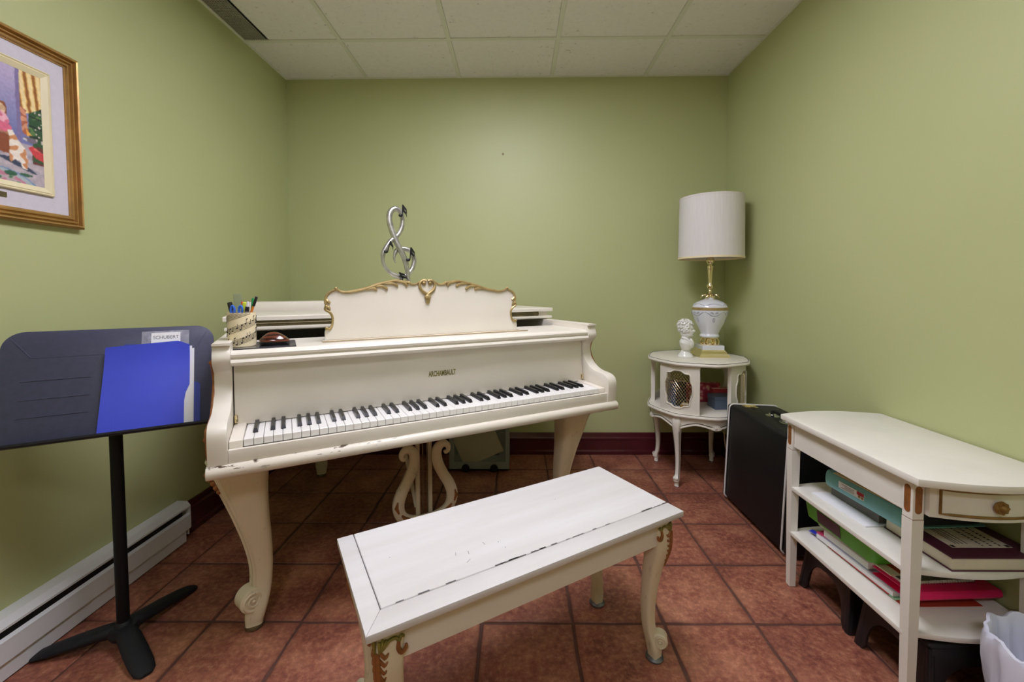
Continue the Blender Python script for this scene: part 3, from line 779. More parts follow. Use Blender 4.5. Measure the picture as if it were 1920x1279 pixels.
    for (cx, cy), d, nm in (((0.088, 0.205), (-1, -0.45), 'a'), ((PW - 0.105, 0.235), (1, -0.45), 'b'), ((0.375, 1.36), (0, 1), 'c')):
        mb = cab_leg((cx, cy), st, d, 24, 0.55)
        dv = Vector(d).normalized()
        if nm != 'c':
            scroll(mb, (cx + dv.x * 0.010, cy + dv.y * 0.010, 0.104), d, 0.040, 0.054)
        lg = mb.build('leg', 'creamleg', t, ang=45)
        mb = MB(); mb.lathe([(0.024, 0.0), (0.028, 0.002), (0.028, 0.012), (0.024, 0.018)], 20, (cx, cy, 0)); mb.build('foot_ferrule', 'oldbrass', lg)
        if nm != 'c':
            mb = MB()
            for k, s in enumerate((-1, 1)):
                # raised bead running down the edge of the knee to the volute
                ax = Vector((-dv.y, dv.x)) * s
                pts = []
                for z, o, hs in st[1:8]:
                    q = Vector((cx, cy)) + dv * (o + hs * 0.95) + ax * hs * 0.45; pts.append((q.x, q.y, z))
                mb.tube(pts, [0.010, 0.010, 0.009, 0.008, 0.007, 0.006, 0.005], 8, smooth=4)
            mb.build('edge_bead', 'creamleg', lg)
            mb = MB()
            for k in range(5):
                z = 0.555 - k * 0.016; o, hs = 0.024 - k * 0.003, 0.078 - k * 0.004
                q = Vector((cx, cy)) + dv * (o + hs * 1.25); mb.sphere((q.x, q.y, z), (0.008, 0.008, 0.009), 8, 6)
            mb.build('knee_carving', 'goldbrown', lg)
    # lyre
    ly = thing_part = bpy.data.objects.new('pedal_lyre', None); COL.objects.link(ly); ly.parent = t; ly.location = (0.735, 0.40, 0)
    for s in (-1, 1):
        mb = MB()
        pth = [(-0.088, .395), (-0.094, .385), (-0.105, .395), (-0.103, .415), (-0.085, .428), (-0.062, .420), (-0.050, .392), (-0.056, .345), (-0.080, .290), (-0.108, .240), (-0.122, .190), (-0.112, .145), (-0.080, .118), (-0.030, .108), (0.0, .112)]
        rr = [0.006, 0.008, 0.010, 0.013, 0.017, 0.021, 0.023, 0.024, 0.024, 0.025, 0.026, 0.025, 0.022, 0.018, 0.015]
        mb.tube([(s * -a * -1 if s < 0 else -a, 0, b) for a, b in pth] if s > 0 else [(a, 0, b) for a, b in pth], rr, 10, smooth=4, flat=(0.9, 1.0), up=(0, 1, 0)); mb.build('lyre_arm', 'creamleg', ly)
    mb = MB(); mb.box(-0.10, 0.10, 0.0, 0.06, 0.475, 0.592, 0.006); mb.build('top_block', 'creamleg', ly)
    mb = MB(); mb.box(-0.12, 0.12, -0.035, 0.055, 0.035, 0.10, 0.008); mb.build('pedal_box', 'creamleg', ly)
    for x in (-0.028, 0.028):
        mb = MB(); mb.tube([(x, 0.03, 0.09), (x, 0.03, 0.45)], 0.0105, 10); mb.build('lyre_post', 'creamleg', ly)
    for x in (-0.010, 0.010):
        mb = MB(); mb.tube([(x, 0.012, 0.09), (x, 0.012, 0.45)], 0.003, 8); mb.build('pedal_rod', 'oldbrass', ly)
    for x in (-0.045, 0.045):
        mb = MB(); mb.tube([(x, -0.03, 0.06), (x, -0.08, 0.055), (x, -0.13, 0.045)], [0.012, 0.014, 0.020], 10, flat=(0.45, 1)); mb.build('pedal', 'brass', ly)
    for s in (-1, 1):
        mb = MB(); mb.tube([(s * 0.128, -0.02, .215), (s * 0.134, -0.02, .19), (s * 0.124, -0.022, .165)], [0.003, 0.009, 0.004], 8); mb.tube([(s * 0.112, -0.022, .155), (s * 0.10, -0.022, .14), (s * 0.07, -0.02, .128)], [0.004, 0.008, 0.003], 8); mb.build('leaf_carving', 'goldbrown', ly)
    mb = MB(); mb.tube([(-0.03, 0.05, 0.14), (-0.05, 0.16, 0.36), (-0.06, 0.26, 0.59)], 0.009, 8); mb.build('brace_rod', 'creamleg', ly)
piano()

# ------------------------------------------------------------------ things on the piano
def on_piano():
    zt = 0.9318
    mb = MB(); mb.box(0, 0.180, 0, 0.19, 0, 0.003, 0.001, 1)
    o = tag(mb.build('desk_mat', 'matplate'), 'thin dark glossy sheet lying under the pencil cup on the piano', 'mat')
    o.location = pw(0.052, 0.176, zt); o.rotation_euler = (0, 0, PA)
    # pencil cup
    cx, cn = 0.072, 0.262; z0 = zt + 0.003; R, H = 0.0415, 0.112
    p = pw(cx, cn, z0)
    t = thing('pencil_cup', 'beige pencil cup printed with music staves at the left end of the piano', 'cup', p, 0)
    mb = MB(); mb.lathe([(0.0, 0.0), (R - .001, 0.0), (R, 0.001), (R, H), (R - 0.002, H), (R - 0.002, 0.004), (0.0, 0.004)], 40); mb.build('wall', 'kraft', t)
    mb = MB(); rnd = random.Random(5)
    def hp(a, z, r=R + 0.0005): return (r * math.cos(a), r * math.sin(a), z)
    slope = 0.013
    for band in range(-1, 4):
        for ln in range(5):
            zb = band * 0.044 - 0.020 + ln * 0.0045
            pts = []
            for k in range(49):
                a = -PI * 1.05 + k * (1.6 * PI / 48); z = zb + (a + PI) * slope * 1.15
                if 0.002 < z < H - 0.001: pts.append(hp(a, z))
            if len(pts) > 2: mb.tube(pts, 0.0005, 4)
        for k in range(16):
            a = -PI * 1.0 + k * 0.30 + rnd.uniform(-.06, .06)
            z = band * 0.044 - 0.020 + rnd.choice((0.002, 0.006, 0.011, 0.016)) + (a + PI) * slope * 1.15
            if 0.006 < z < H - 0.02:
                c = hp(a, z, R); vs = mb.sphere(c, (0.0024, 0.0024, 0.0019), 8, 5)
                mb.tube([hp(a + 0.05, z), hp(a + 0.05, z + 0.014)], 0.0006, 4)
                if rnd.random() < .4: mb.tube([hp(a + 0.05, z + 0.014), hp(a + 0.15, z + 0.0165)], 0.0013, 4)
    mb.build('staff_print', 'ink', t)
    # the pens and pencils in it
    def stick(name, label, cat, base, top, segs, extra=None):
        """segs: (t0,t1,r0,r1,mat)"""
        b = p + Vector(base); tt = p + Vector(top)
        tg = thing(name, label, cat, b, 0, 'pens and tools in the pencil cup')
        d = tt - b
        for k, (t0, t1, r0, r1, m) in enumerate(segs):
            mb = MB(); mb.tube([d * t0, d * (t0 + 0.02 * (t1 - t0)), d * (t1 - 0.03 * (t1 - t0)), d * t1], [r0 * 0.8, r0, r1, r1 * 0.75], 10)
            mb.build(('barrel', 'cap', 'tip', 'band')[k], m, tg)
        return tg
    z = 0.008
    stick('marker_pen', 'grey marker with black cap leaning left in the pencil cup', 'pen', (0.004, -0.016, z), (-0.031, -0.012, 0.146), [(0, .82, .006, .007, 'p_grey'), (.80, 1, .0078, .0072, 'p_black')])
    stick('red_pen', 'thin red pen standing in the pencil cup behind the blue scissors', 'pen', (0.0, 0.008, z), (-0.004, 0.012, 0.148), [(0, .7, .003, .003, 'p_white'), (.7, 1, .0042, .0036, 'p_red')])
    stick('highlighter', 'fat yellow highlighter standing in the pencil cup', 'pen', (0.008, -0.004, z), (0.015, -0.006, 0.146), [(0, .72, .006, .007, 'p_yellow'), (.70, 1, .0085, .0062, 'p_yellow')])
    stick('ballpoint_pen', 'grey and white pen standing right of the yellow highlighter', 'pen', (0.012, -0.014, z), (0.031, -0.012, 0.148), [(0, .80, .005, .0058, 'p_grey'), (.78, .88, .0066, .0062, 'p_black'), (.88, 1, .0046, .0040, 'p_white')])
    stick('green_pencil', 'tall green pencil standing at the back of the pencil cup', 'pencil', (0.014, 0.014, z), (0.029, 0.018, 0.160), [(0, 1, .0036, .0036, 'p_green')])
    stick('orange_pencil', 'orange pencil with long black end leaning right in the pencil cup', 'pencil', (-0.006, 0.0, z), (0.054, -0.002, 0.164), [(0, .80, .0038, .0038, 'p_orange'), (.80, 1, .0046, .0044, 'p_black')])
    # ruler
    mb = MB(); mb.box(-0.0125, 0.0125, -0.0008, 0.0008, 0, 0.166, 0.0003, 1)
    rl = tag(mb.build('ruler', 'clear'), 'clear plastic ruler standing at the back left of the pencil cup', 'ruler', 'pens and tools in the pencil cup')
    rl.location = p + Vector((-0.017, 0.020, z)); rl.rotation_euler = (0.02, -0.04, 0.2)
    mb = MB()
    for k in range(22): mb.box(-0.0122, -0.0122 + (0.006 if k % 5 == 0 else 0.003), -0.0011, -0.0008, 0.05 + k * 0.005, 0.0506 + k * 0.005)
    mb.build('graduations', 'greyink', rl)
    # scissors
    tg = thing('scissors', 'blue handled scissors standing handles up in the pencil cup', 'scissors', p + Vector((-0.006, -0.018, z)), 0.2, 'pens and tools in the pencil cup')
    for s in (-1, 1):
        mb = MB(); lp = [(0.002 + s * 0.006 + s * 0.011 * (1 + math.cos(a)) * .5 - 0.012 * (s > 0) * 0, 0.0015 * s, 0.112 + 0.0145 * math.sin(a)) for a in [2 * PI * k / 16 for k in range(16)]]
        mb.tube(lp, 0.0036, 8, closed=True, flat=(1, 1.2)); mb.build('handle', 'p_blue', tg)
        mb = MB(); mb.tube([(s * 0.004, 0.0015 * s, 0.10), (-s * 0.002, 0.0015 * s, 0.05), (-s * 0.001, 0.0015 * s, 0.001)], [0.005, 0.0045, 0.001], 6, flat=(1, .3)); mb.build('blade', 'chrome', tg)
    # striped wooden paperweight
    t = thing('paperweight', 'glossy brown striped wooden dome with black base beside the pencil cup', 'paperweight', pw(0.168, 0.236, zt + 0.003), PA - 0.06)
    mb = MB(); a, b = 0.046, 0.030
    def blob(sc, z): return [(a * sc * math.copysign(abs(math.cos(q)) ** .8, math.cos(q)), b * sc * math.copysign(abs(math.sin(q)) ** .8, math.sin(q)), z) for q in [2 * PI * k / 28 for k in range(28)]]
    mb.loft([blob(.92, 0.0), blob(1.0, 0.004), blob(1.0, 0.0125)], True, True); mb.build('base', 'black', t)
    mb = MB(); mb.loft([blob(1.0, .0125), blob(.985, .017), blob(.86, .024), blob(.66, .032), blob(.42, .0395), blob(.2, .0435), blob(.05, .0445)], True, True)
    for v in mb.bm.verts: v.co.x -= (v.co.z - 0.0125) * 0.18
    mb.build('dome', 'rosewood', t, ang=60)
    # treble clef ornament
    CL = [(0.6798, 1.2497), (0.6756, 1.2689), (0.6771, 1.2883), (0.688, 1.3097), (0.7092, 1.3203), (0.732, 1.3212), (0.7549, 1.3117), (0.7706, 1.2866), (0.7736, 1.2603), (0.7645, 1.2288), (0.7496, 1.2071), (0.7269, 1.1888), (0.7008, 1.1836), (0.6687, 1.1913), (0.6436, 1.2087), (0.6235, 1.2339), (0.6168, 1.2656), (0.6197, 1.2928), (0.6333, 1.3204), (0.6551, 1.3517), (0.6777, 1.3721), (0.6965, 1.3892), (0.7131, 1.4209), (0.7198, 1.4537), (0.7173, 1.4858), (0.7053, 1.5068), (0.6829, 1.5136), (0.662, 1.4975), (0.6543, 1.4682), (0.6573, 1.4365), (0.6685, 1.3956), (0.6807, 1.361), (0.6938, 1.3293), (0.7089, 1.3008), (0.7215, 1.2687), (0.7299, 1.2362), (0.7347, 1.2036), (0.7372, 1.1708), (0.739, 1.10), (0.738, 1.05), (0.730, 1.03)]
    e0, n0, zb = 0.730, 0.68, 1.018
    t = thing('treble_clef_ornament', 'silver treble clef sculpture with black notes standing on the piano lid', 'sculpture', pw(e0, n0, zb), PA)
    mb = MB(); pts = []; rr = []; N = len(CL)
    for i, (e, z) in enumerate(CL):
        f = i / (N - 1); y = 0.014 * math.sin(f * 2 * PI * 2.0)
        pts.append((e - e0, y, z - zb))
        r = 0.0115
        if i < 4: r = 0.002 + 0.0030 * i
        if 13 < i < 17: r = 0.0085
        if 26 <= i <= 33: r = 0.0140
        if i > 33: r = 0.0140 - (i - 33) * 0.0008
        rr.append(r)
    mb.tube(pts, rr, 12, smooth=4); mb.build('clef', 'silver', t, ang=60)
    mb = MB(); mb.lathe([(0, 0), (0.055, 0), (0.057, 0.004), (0.052, 0.012), (0.025, 0.018), (0.012, 0.03), (0, 0.03)], 28, (0, 0.0, 0)); mb.build('base', 'silver', t)
    def note(c, h, flags, ang, m, depth):
        nb = MB(); vs = []
        vs += nb.sphere((0, 0, 0), (0.0085, 0.005, 0.0065), 10, 6)
        vs += nb.box(0.005, 0.0082, -0.002, 0.002, 0, h)
        for k in range(flags):
            zz = h - k * 0.014
            vs += nb.prism([(0.005, zz), (0.0085, zz), (0.022, zz - 0.016), (0.025, zz - 0.034), (0.020, zz - 0.022), (0.005, zz - 0.012)], -0.002, 0.002, 'xz')
        nb.xf(vs, Matrix.Translation((c[0] - e0, depth, c[1] - zb)) @ Matrix.Rotation(ang, 4, 'Y') @ Matrix.Diagonal((1.25, 1.25, 1.2, 1))); nb.build('music_note', m, t)
    note((0.700, 1.476), 0.044, 2, 0.05, 'black', -0.030)
    note((0.733, 1.264), 0.052, 2, 0.10, 'black', -0.034)
    note((0.628, 1.300), 0.046, 1, 0.25, 'black', -0.032)
    note((0.700, 1.168), 0.030, 2, -0.5, 'black', -0.026)
on_piano()

# ------------------------------------------------------------------ piano bench
def bench():
    L, D, H = 0.905, 0.370, 0.465
    ang = math.radians(30.7)
    cx, cy = None, None
    # corners at this height: near left (-.286,.778), near right (.494,1.243)
    nl = Vector((-0.2875, 0.7775, 0))
    t = thing('piano_bench', 'cream piano bench with carved cabriole legs in front of the piano', 'bench', nl, ang)
    th = 0.016; z0 = H - th
    g = 0.0022
    fl, ff = 0.040, 0.058
    mb = MB(); mb.box(fl + g, L, ff + g, D, z0, H, 0.0015, 1); mb.build('bench_lid', 'benchtop', t)
    mb = MB(); mb.prism([(0, 0), (fl, ff), (fl, D), (0, D)], z0, H, 'xy', bev=0.0012); mb.build('frame_rail', 'benchtop', t)
    mb = MB(); mb.prism([(0.0004, 0), (L, 0), (L, ff), (fl + .0004, ff)], z0, H, 'xy', bev=0.0012); mb.build('frame_rail', 'benchtop', t)
    mb = MB(); mb.box(0.01, L - 0.01, 0.01, D - 0.01, z0 - 0.004, z0 - 0.0005); mb.build('under_board', 'glaze', t)
    i = 0.026; za, zb = H - 0.098, z0 - 0.004
    for (a, b, c, d) in ((i + .04, L - i - .04, i + .004, i + 0.022), (i + .04, L - i - .04, D - i - 0.022, D - i - .004), (i + .004, i + 0.022, i + .04, D - i - .04), (L - i - 0.022, L - i - .004, i + .04, D - i - .04)):
        mb = MB(); mb.box(a, b, c, d, za, zb, 0.001, 1); mb.build('apron', 'cream', t)
    mb = MB(); mb.box(i + .02, L - i - .02, i + .02, D - i - .02, za + 0.004, za + 0.012); mb.build('storage_floor', 'cream', t)
    st = [(zb, 0.0, 0.031), (H - 0.075, 0.004, 0.031), (H - 0.12, 0.004, 0.0295), (0.27, -0.010, 0.0235), (0.18, -0.020, 0.019), (0.11, -0.019, 0.017), (0.07, -0.010, 0.018), (0.04, -0.002, 0.019), (0.016, 0.0, 0.017), (0.010, 0.0, 0.017)]
    for sx in (0, 1):
        for sy in (0, 1):
            c = (i + 0.029 if sx == 0 else L - i - 0.029, i + 0.029 if sy == 0 else D - i - 0.029)
            d = Vector((-1 if sx == 0 else 1, -1 if sy == 0 else 1)).normalized()
            mb = cab_leg(c, st, d, 20, 0.5)
            scroll(mb, (c[0] + d.x * 0.014, c[1] + d.y * 0.014, 0.064), d, 0.0235, 0.034)
            lg = mb.build('leg', 'creamleg', t, ang=45)
            mb = MB(); mb.lathe([(0.018, 0), (0.0245, 0.0), (0.0265, 0.003), (0.0265, 0.006), (0.018, 0.012)], 22, (c[0], c[1], 0)); mb.build('caster_cup', 'steel', lg)
            # carved acanthus on the two outer faces
            gm = MB(); bm_ = MB()
            for f in range(2):
                if f == 0: u = Vector((-d.x, 0)).normalized(); nrm = Vector((0, d.y)).normalized()
                else: u = Vector((0, -d.y)).normalized(); nrm = Vector((d.x, 0)).normalized()
                def P(a, z, h=0.0):
                    o, hs = st[-1][1], st[-1][2]
                    for (za_, oa, ha), (zb_, ob, hb) in zip(st[:-1], st[1:]):
                        if zb_ <= z <= za_:
                            k = (za_ - z) / (za_ - zb_); o = oa + (ob - oa) * k; hs = ha + (hb - ha) * k
                    if z > st[0][0]: o, hs = st[0][1], st[0][2]
                    q = Vector(c) + d * o + nrm * (hs * 0.97 + h) + u * (-hs * 0.93 + a * hs / 0.031); return (q.x, q.y, z)
                zt = H - 0.034
                for k in range(4):
                    a = 0.004 + k * 0.0055
                    gm.tube([P(0.006, zt - 0.030), P(a, zt - 0.012, .003), P(a * 1.35 - 0.002, zt - 0.002 - abs(k - 1) * 0.003, .002)], [0.0022, 0.0034, 0.0022], 6, smooth=3)
                gm.tube([P(0.012, zt - 0.024), P(0.022, zt - 0.010, .002), P(0.036, zt - 0.008, .002), P(0.044, zt - 0.016, .002), P(0.048, zt - 0.008, .002), P(0.054, zt - 0.012, .001)], [0.003, 0.0038, 0.0036, 0.0034, 0.0034, 0.003], 7, smooth=4)
                bm_.tube([P(0.044, zt - 0.016, .001), P(0.043, zt - 0.032, .001), P(0.050, zt - 0.042, .001), P(0.058, zt - 0.038, .001), P(0.059, zt - 0.030, .0005)], [0.0036, 0.005, 0.0052, 0.004, 0.003], 7, smooth=4)
                for k in range(6):
                    z = zt - 0.036 - k * 0.016; s = 1 - k * 0.10
                    bm_.tube([P(0.006, z + 0.010, 0.0), P(0.012 * s + 0.004, z - 0.004, 0.001), P(0.020 * s + 0.004, z - 0.002 + 0.004, -0.0005)], [0.003, 0.0048 * s, 0.0022], 6, smooth=3)
                bm_.tube([P(0.002, zt - 0.03), P(0.004, zt - 0.08, .0), P(0.006, zt - 0.14, 0.0)], [0.0045, 0.005, 0.002], 6, smooth=3)
            gm.build('leaf_crest', 'goldgreen', lg); bm_.build('acanthus_leaf', 'goldbrown', lg)
    mb = MB(); rnd = random.Random(2)
    for x, y, l, a in ((0.245, 0.150, .012, 1.2), (0.275, 0.140, .014, 1.35), (0.325, 0.155, .012, 1.7), (0.36, 0.142, .006, .9), (0.262, 0.110, .016, .6), (0.365, 0.112, .005, 1.2), (0.10, 0.22, .004, .5), (0.62, 0.25, .004, .3)):
        vs = mb.box(-l / 2, l / 2, -0.0005, 0.0005, 0, 0.0002); mb.xf(vs, Matrix.Translation((x, y, H)) @ Matrix.Rotation(a, 4, 'Z'))
    for k in range(26):
        x = 0.05 + (L - 0.07) * rnd.random(); l = rnd.uniform(0.006, 0.03); mb.box(x, min(L - .002, x + l), ff + g, ff + g + rnd.uniform(0.001, 0.0035), H - 0.0004, H + 0.0002)
    mb.build('scratches', 'greyink', t)
bench()

# ------------------------------------------------------------------ music stand
def stand():
    px, py = -1.247, 1.295
    ang = math.radians(30.6)
    t = thing('music_stand', 'black orchestral music stand with tripod base holding a blue folder', 'music stand', (px, py, 0), ang)
    # local x along tray, y backwards
    mb = MB(); mb.tube([(0, 0, 0.05), (0, 0, 0.72)], 0.0165, 16); mb.build('lower_tube', 'poleblack', t)
    mb = MB(); mb.tube([(0, 0, 0.70), (0, 0, 0.78)], 0.0125, 16); mb.build('upper_tube', 'poleblack', t)
    mb = MB(); mb.lathe([(0.0, 0.03), (0.034, 0.032), (0.039, 0.045), (0.034, 0.064), (0.022, 0.066), (0.018, 0.078), (0.0155, 0.080), (0, .080)], 24); mb.build('hub', 'standblack', t)
    for wx, wy in ((-1.483, 1.242), (-1.223, 1.556), (-1.079, 1.184)):
        d = Vector((wx - px, wy - py, 0)); d = Matrix.Rotation(-ang, 3, 'Z') @ d
        L = d.length; d.normalize(); mb = MB()
        stn = [(0.010, 0.048, 0.022, 0.020), (0.035, 0.050, 0.026, 0.020), (0.060, 0.047, 0.029, 0.017), (L * 0.55, 0.031, 0.031, 0.013), (L * 0.80, 0.016, 0.030, 0.010), (L - 0.014, 0.0075, 0.026, 0.0065), (L, 0.005, 0.014, 0.004)]
        rings = []
        s = Vector((-d.y, d.x, 0))
        for r, z, wd, hh in stn:
            r = min(r, L)
            rings.append([d * r + s * wd * math.copysign(abs(math.cos(a)) ** .7, math.cos(a)) + Vector((0, 0, max(0.0005, z + hh * math.sin(a)))) for a in [2 * PI * k / 16 for k in range(16)]])
        mb.loft(rings, True, True); mb.build('leg', 'standblack', t, ang=50)
    # tray
    pit = math.radians(17)
    tr = bpy.data.objects.new('tray', None); COL.objects.link(tr); tr.parent = t; tr.location = (0.006, -0.058, 0.69); tr.rotation_euler = (-pit, 0, 0)
    W2, Ht = 0.250, 0.325; r = 0.05
    out = [(-W2, 0), (W2, 0)] + [(W2 - r + r * math.cos(a), Ht - r + r * math.sin(a)) for a in [PI / 2 * k / 8 for k in range(9)]] + [(-W2 + r + r * math.cos(a), Ht - r + r * math.sin(a)) for a in [PI / 2 + PI / 2 * k / 8 for k in range(9)]]
    mb = MB(); mb.prism(out, -0.0025, 0.0025, 'xz', bev=0.001)
    # stamped ribs and creases
    for z in (0.075, 0.125, 0.178):
        mb.box(-0.205, -0.055, -0.0042, -0.0022, z, z + 0.0018, 0.0006, 1)
    mb.box(-0.185, W2 - 0.05, -0.0034, -0.0022, 0.245, 0.2464)
    mb.tube([(-W2 + 0.02, -0.002, Ht - 0.02), (-0.185, -0.002, 0.2456)], 0.0018, 6); mb.tube([(W2 - 0.02, -0.002, Ht - 0.02), (W2 - 0.05, -0.002, 0.2456)], 0.0012, 6)
    mb.build('back_plate', 'traysheen', tr)
    mb = MB(); mb.prism([(0.0025, -0.004), (-0.052, -0.004), (-0.056, 0.000), (-0.056, 0.006), (-0.0525, 0.006), (-0.0525, 0.0), (0.0025, 0.0)], -W2, W2, 'yz'); mb.build('ledge', 'standblack', tr)
    mb = MB(); mb.box(-0.05, 0.05, 0.003, 0.02, 0.05, 0.20, 0.004); mb.tube([(-0.03, 0.03, 0.10), (0.03, 0.03, 0.10)], 0.014, 12); mb.build('pivot_bracket', 'standblack', tr)
    # tape label on the plate
    mb = MB(); mb.box(0.084, 0.159, -0.0046, -0.0037, 0.272, 0.305); lb = mb.build('name_label', 'paper', tr, label='white paper label reading SCHUBERT')
    text('lettering', 'SCHUBERT', 0.0155, axes((0.1215, -0.0047, 0.2845), (1, 0, 0), (0, 0, 1)), lb, 'greyink', 0.88, 0.0, 'CENTER', 0.0001)
    mb = MB(); mb.box(0.060, 0.182, -0.0036, -0.0032, 0.256, 0.311); mb.build('adhesive_tape', 'cleartape', tr, label='strip of clear sticky tape')
    # folder resting on the ledge (separate things)
    bpy.context.view_layer.update()
    Mt = Matrix.Translation((px, py, 0)) @ Matrix.Rotation(ang, 4, 'Z') @ Matrix.Translation((0.006, -0.058, 0.69)) @ Matrix.Rotation(-pit, 4, 'X')
    def place(nm, label, cat, mats, mbx, ang=35):
        o = tag(mbx.build(nm, mats, ang=ang), label, cat); o.matrix_world = Mt; return o
    mb = MB()   # dark folder behind
    mb.prism([(0.02, 0.0), (0.214, 0.0), (0.214, 0.125), (0.206, 0.135), (0.196, 0.135), (0.194, 0.245), (0.182, 0.262), (0.02, 0.272)], -0.0065, -0.0052, 'xz')
    place('blue_folder', 'dark blue folder standing behind the loose white sheet on the music stand', 'folder', 'bluedark', mb)
    mb = MB(); mb.prism([(0.04, 0.0005), (0.197, 0.0005), (0.197, 0.248), (0.191, 0.248), (0.191, 0.256), (0.04, 0.262)], -0.0075, -0.0068, 'xz')
    place('sheet_of_paper', 'white sheet of paper sticking out of the bright blue folder', 'paper', 'paper', mb)
    # bright folder: curved sheet
    mb = MB(); NX, NZ = 26, 10
    def top(u):
        x = -0.022 + u * 0.208
        z = 0.262 + 0.012 * u - (0.016 * max(0, (u - 0.86) / 0.14) if u > 0.86 else 0); return x, z
    grid = []
    for j in range(NZ + 1):
        row = []
        for i in range(NX + 1):
            u = i / NX; v = j / NZ
            x, zt = top(u)
            if v < 0.42 and u > 0.93: x = min(x, 0.172 + 0.004 * (v > .37))
            x -= 0.012 * (1 - v) * (1 - u)
            curl = -0.0085 - 0.010 * (v ** 6) - 0.0025 * math.sin(u * PI) * v
            row.append((x, curl - 0.0015, 0.001 + v * (zt - 0.001)))
        grid.append(row)
    vs = [[mb.bm.verts.new(q) for q in r] for r in grid]; vb = [[mb.bm.verts.new((q[0], q[1] + 0.0012, q[2])) for q in r] for r in grid]
    for j in range(NZ):
        for i in range(NX):
            mb.bm.faces.new((vs[j][i], vs[j][i + 1], vs[j + 1][i + 1], vs[j + 1][i])); mb.bm.faces.new((vb[j][i], vb[j + 1][i], vb[j + 1][i + 1], vb[j][i + 1]))
    ed = [(0, i) for i in range(NX + 1)] + [(j, NX) for j in range(1, NZ + 1)] + [(NZ, i) for i in range(NX - 1, -1, -1)] + [(j, 0) for j in range(NZ - 1, 0, -1)]
    for k in range(len(ed)):
        a, b = ed[k], ed[(k + 1) % len(ed)]
        mb.bm.faces.new((vs[a[0]][a[1]], vb[a[0]][a[1]], vb[b[0]][b[1]], vs[b[0]][b[1]]))
    for x in (-0.012, -0.005, 0.002):
        mb.box(x, x + 0.0009, -0.0103, -0.0099, 0.002, 0.235)
    place('bright_blue_folder', 'bright blue card folder in front of a white sheet on the music stand', 'folder', 'bluefolder', mb, 50)
stand()

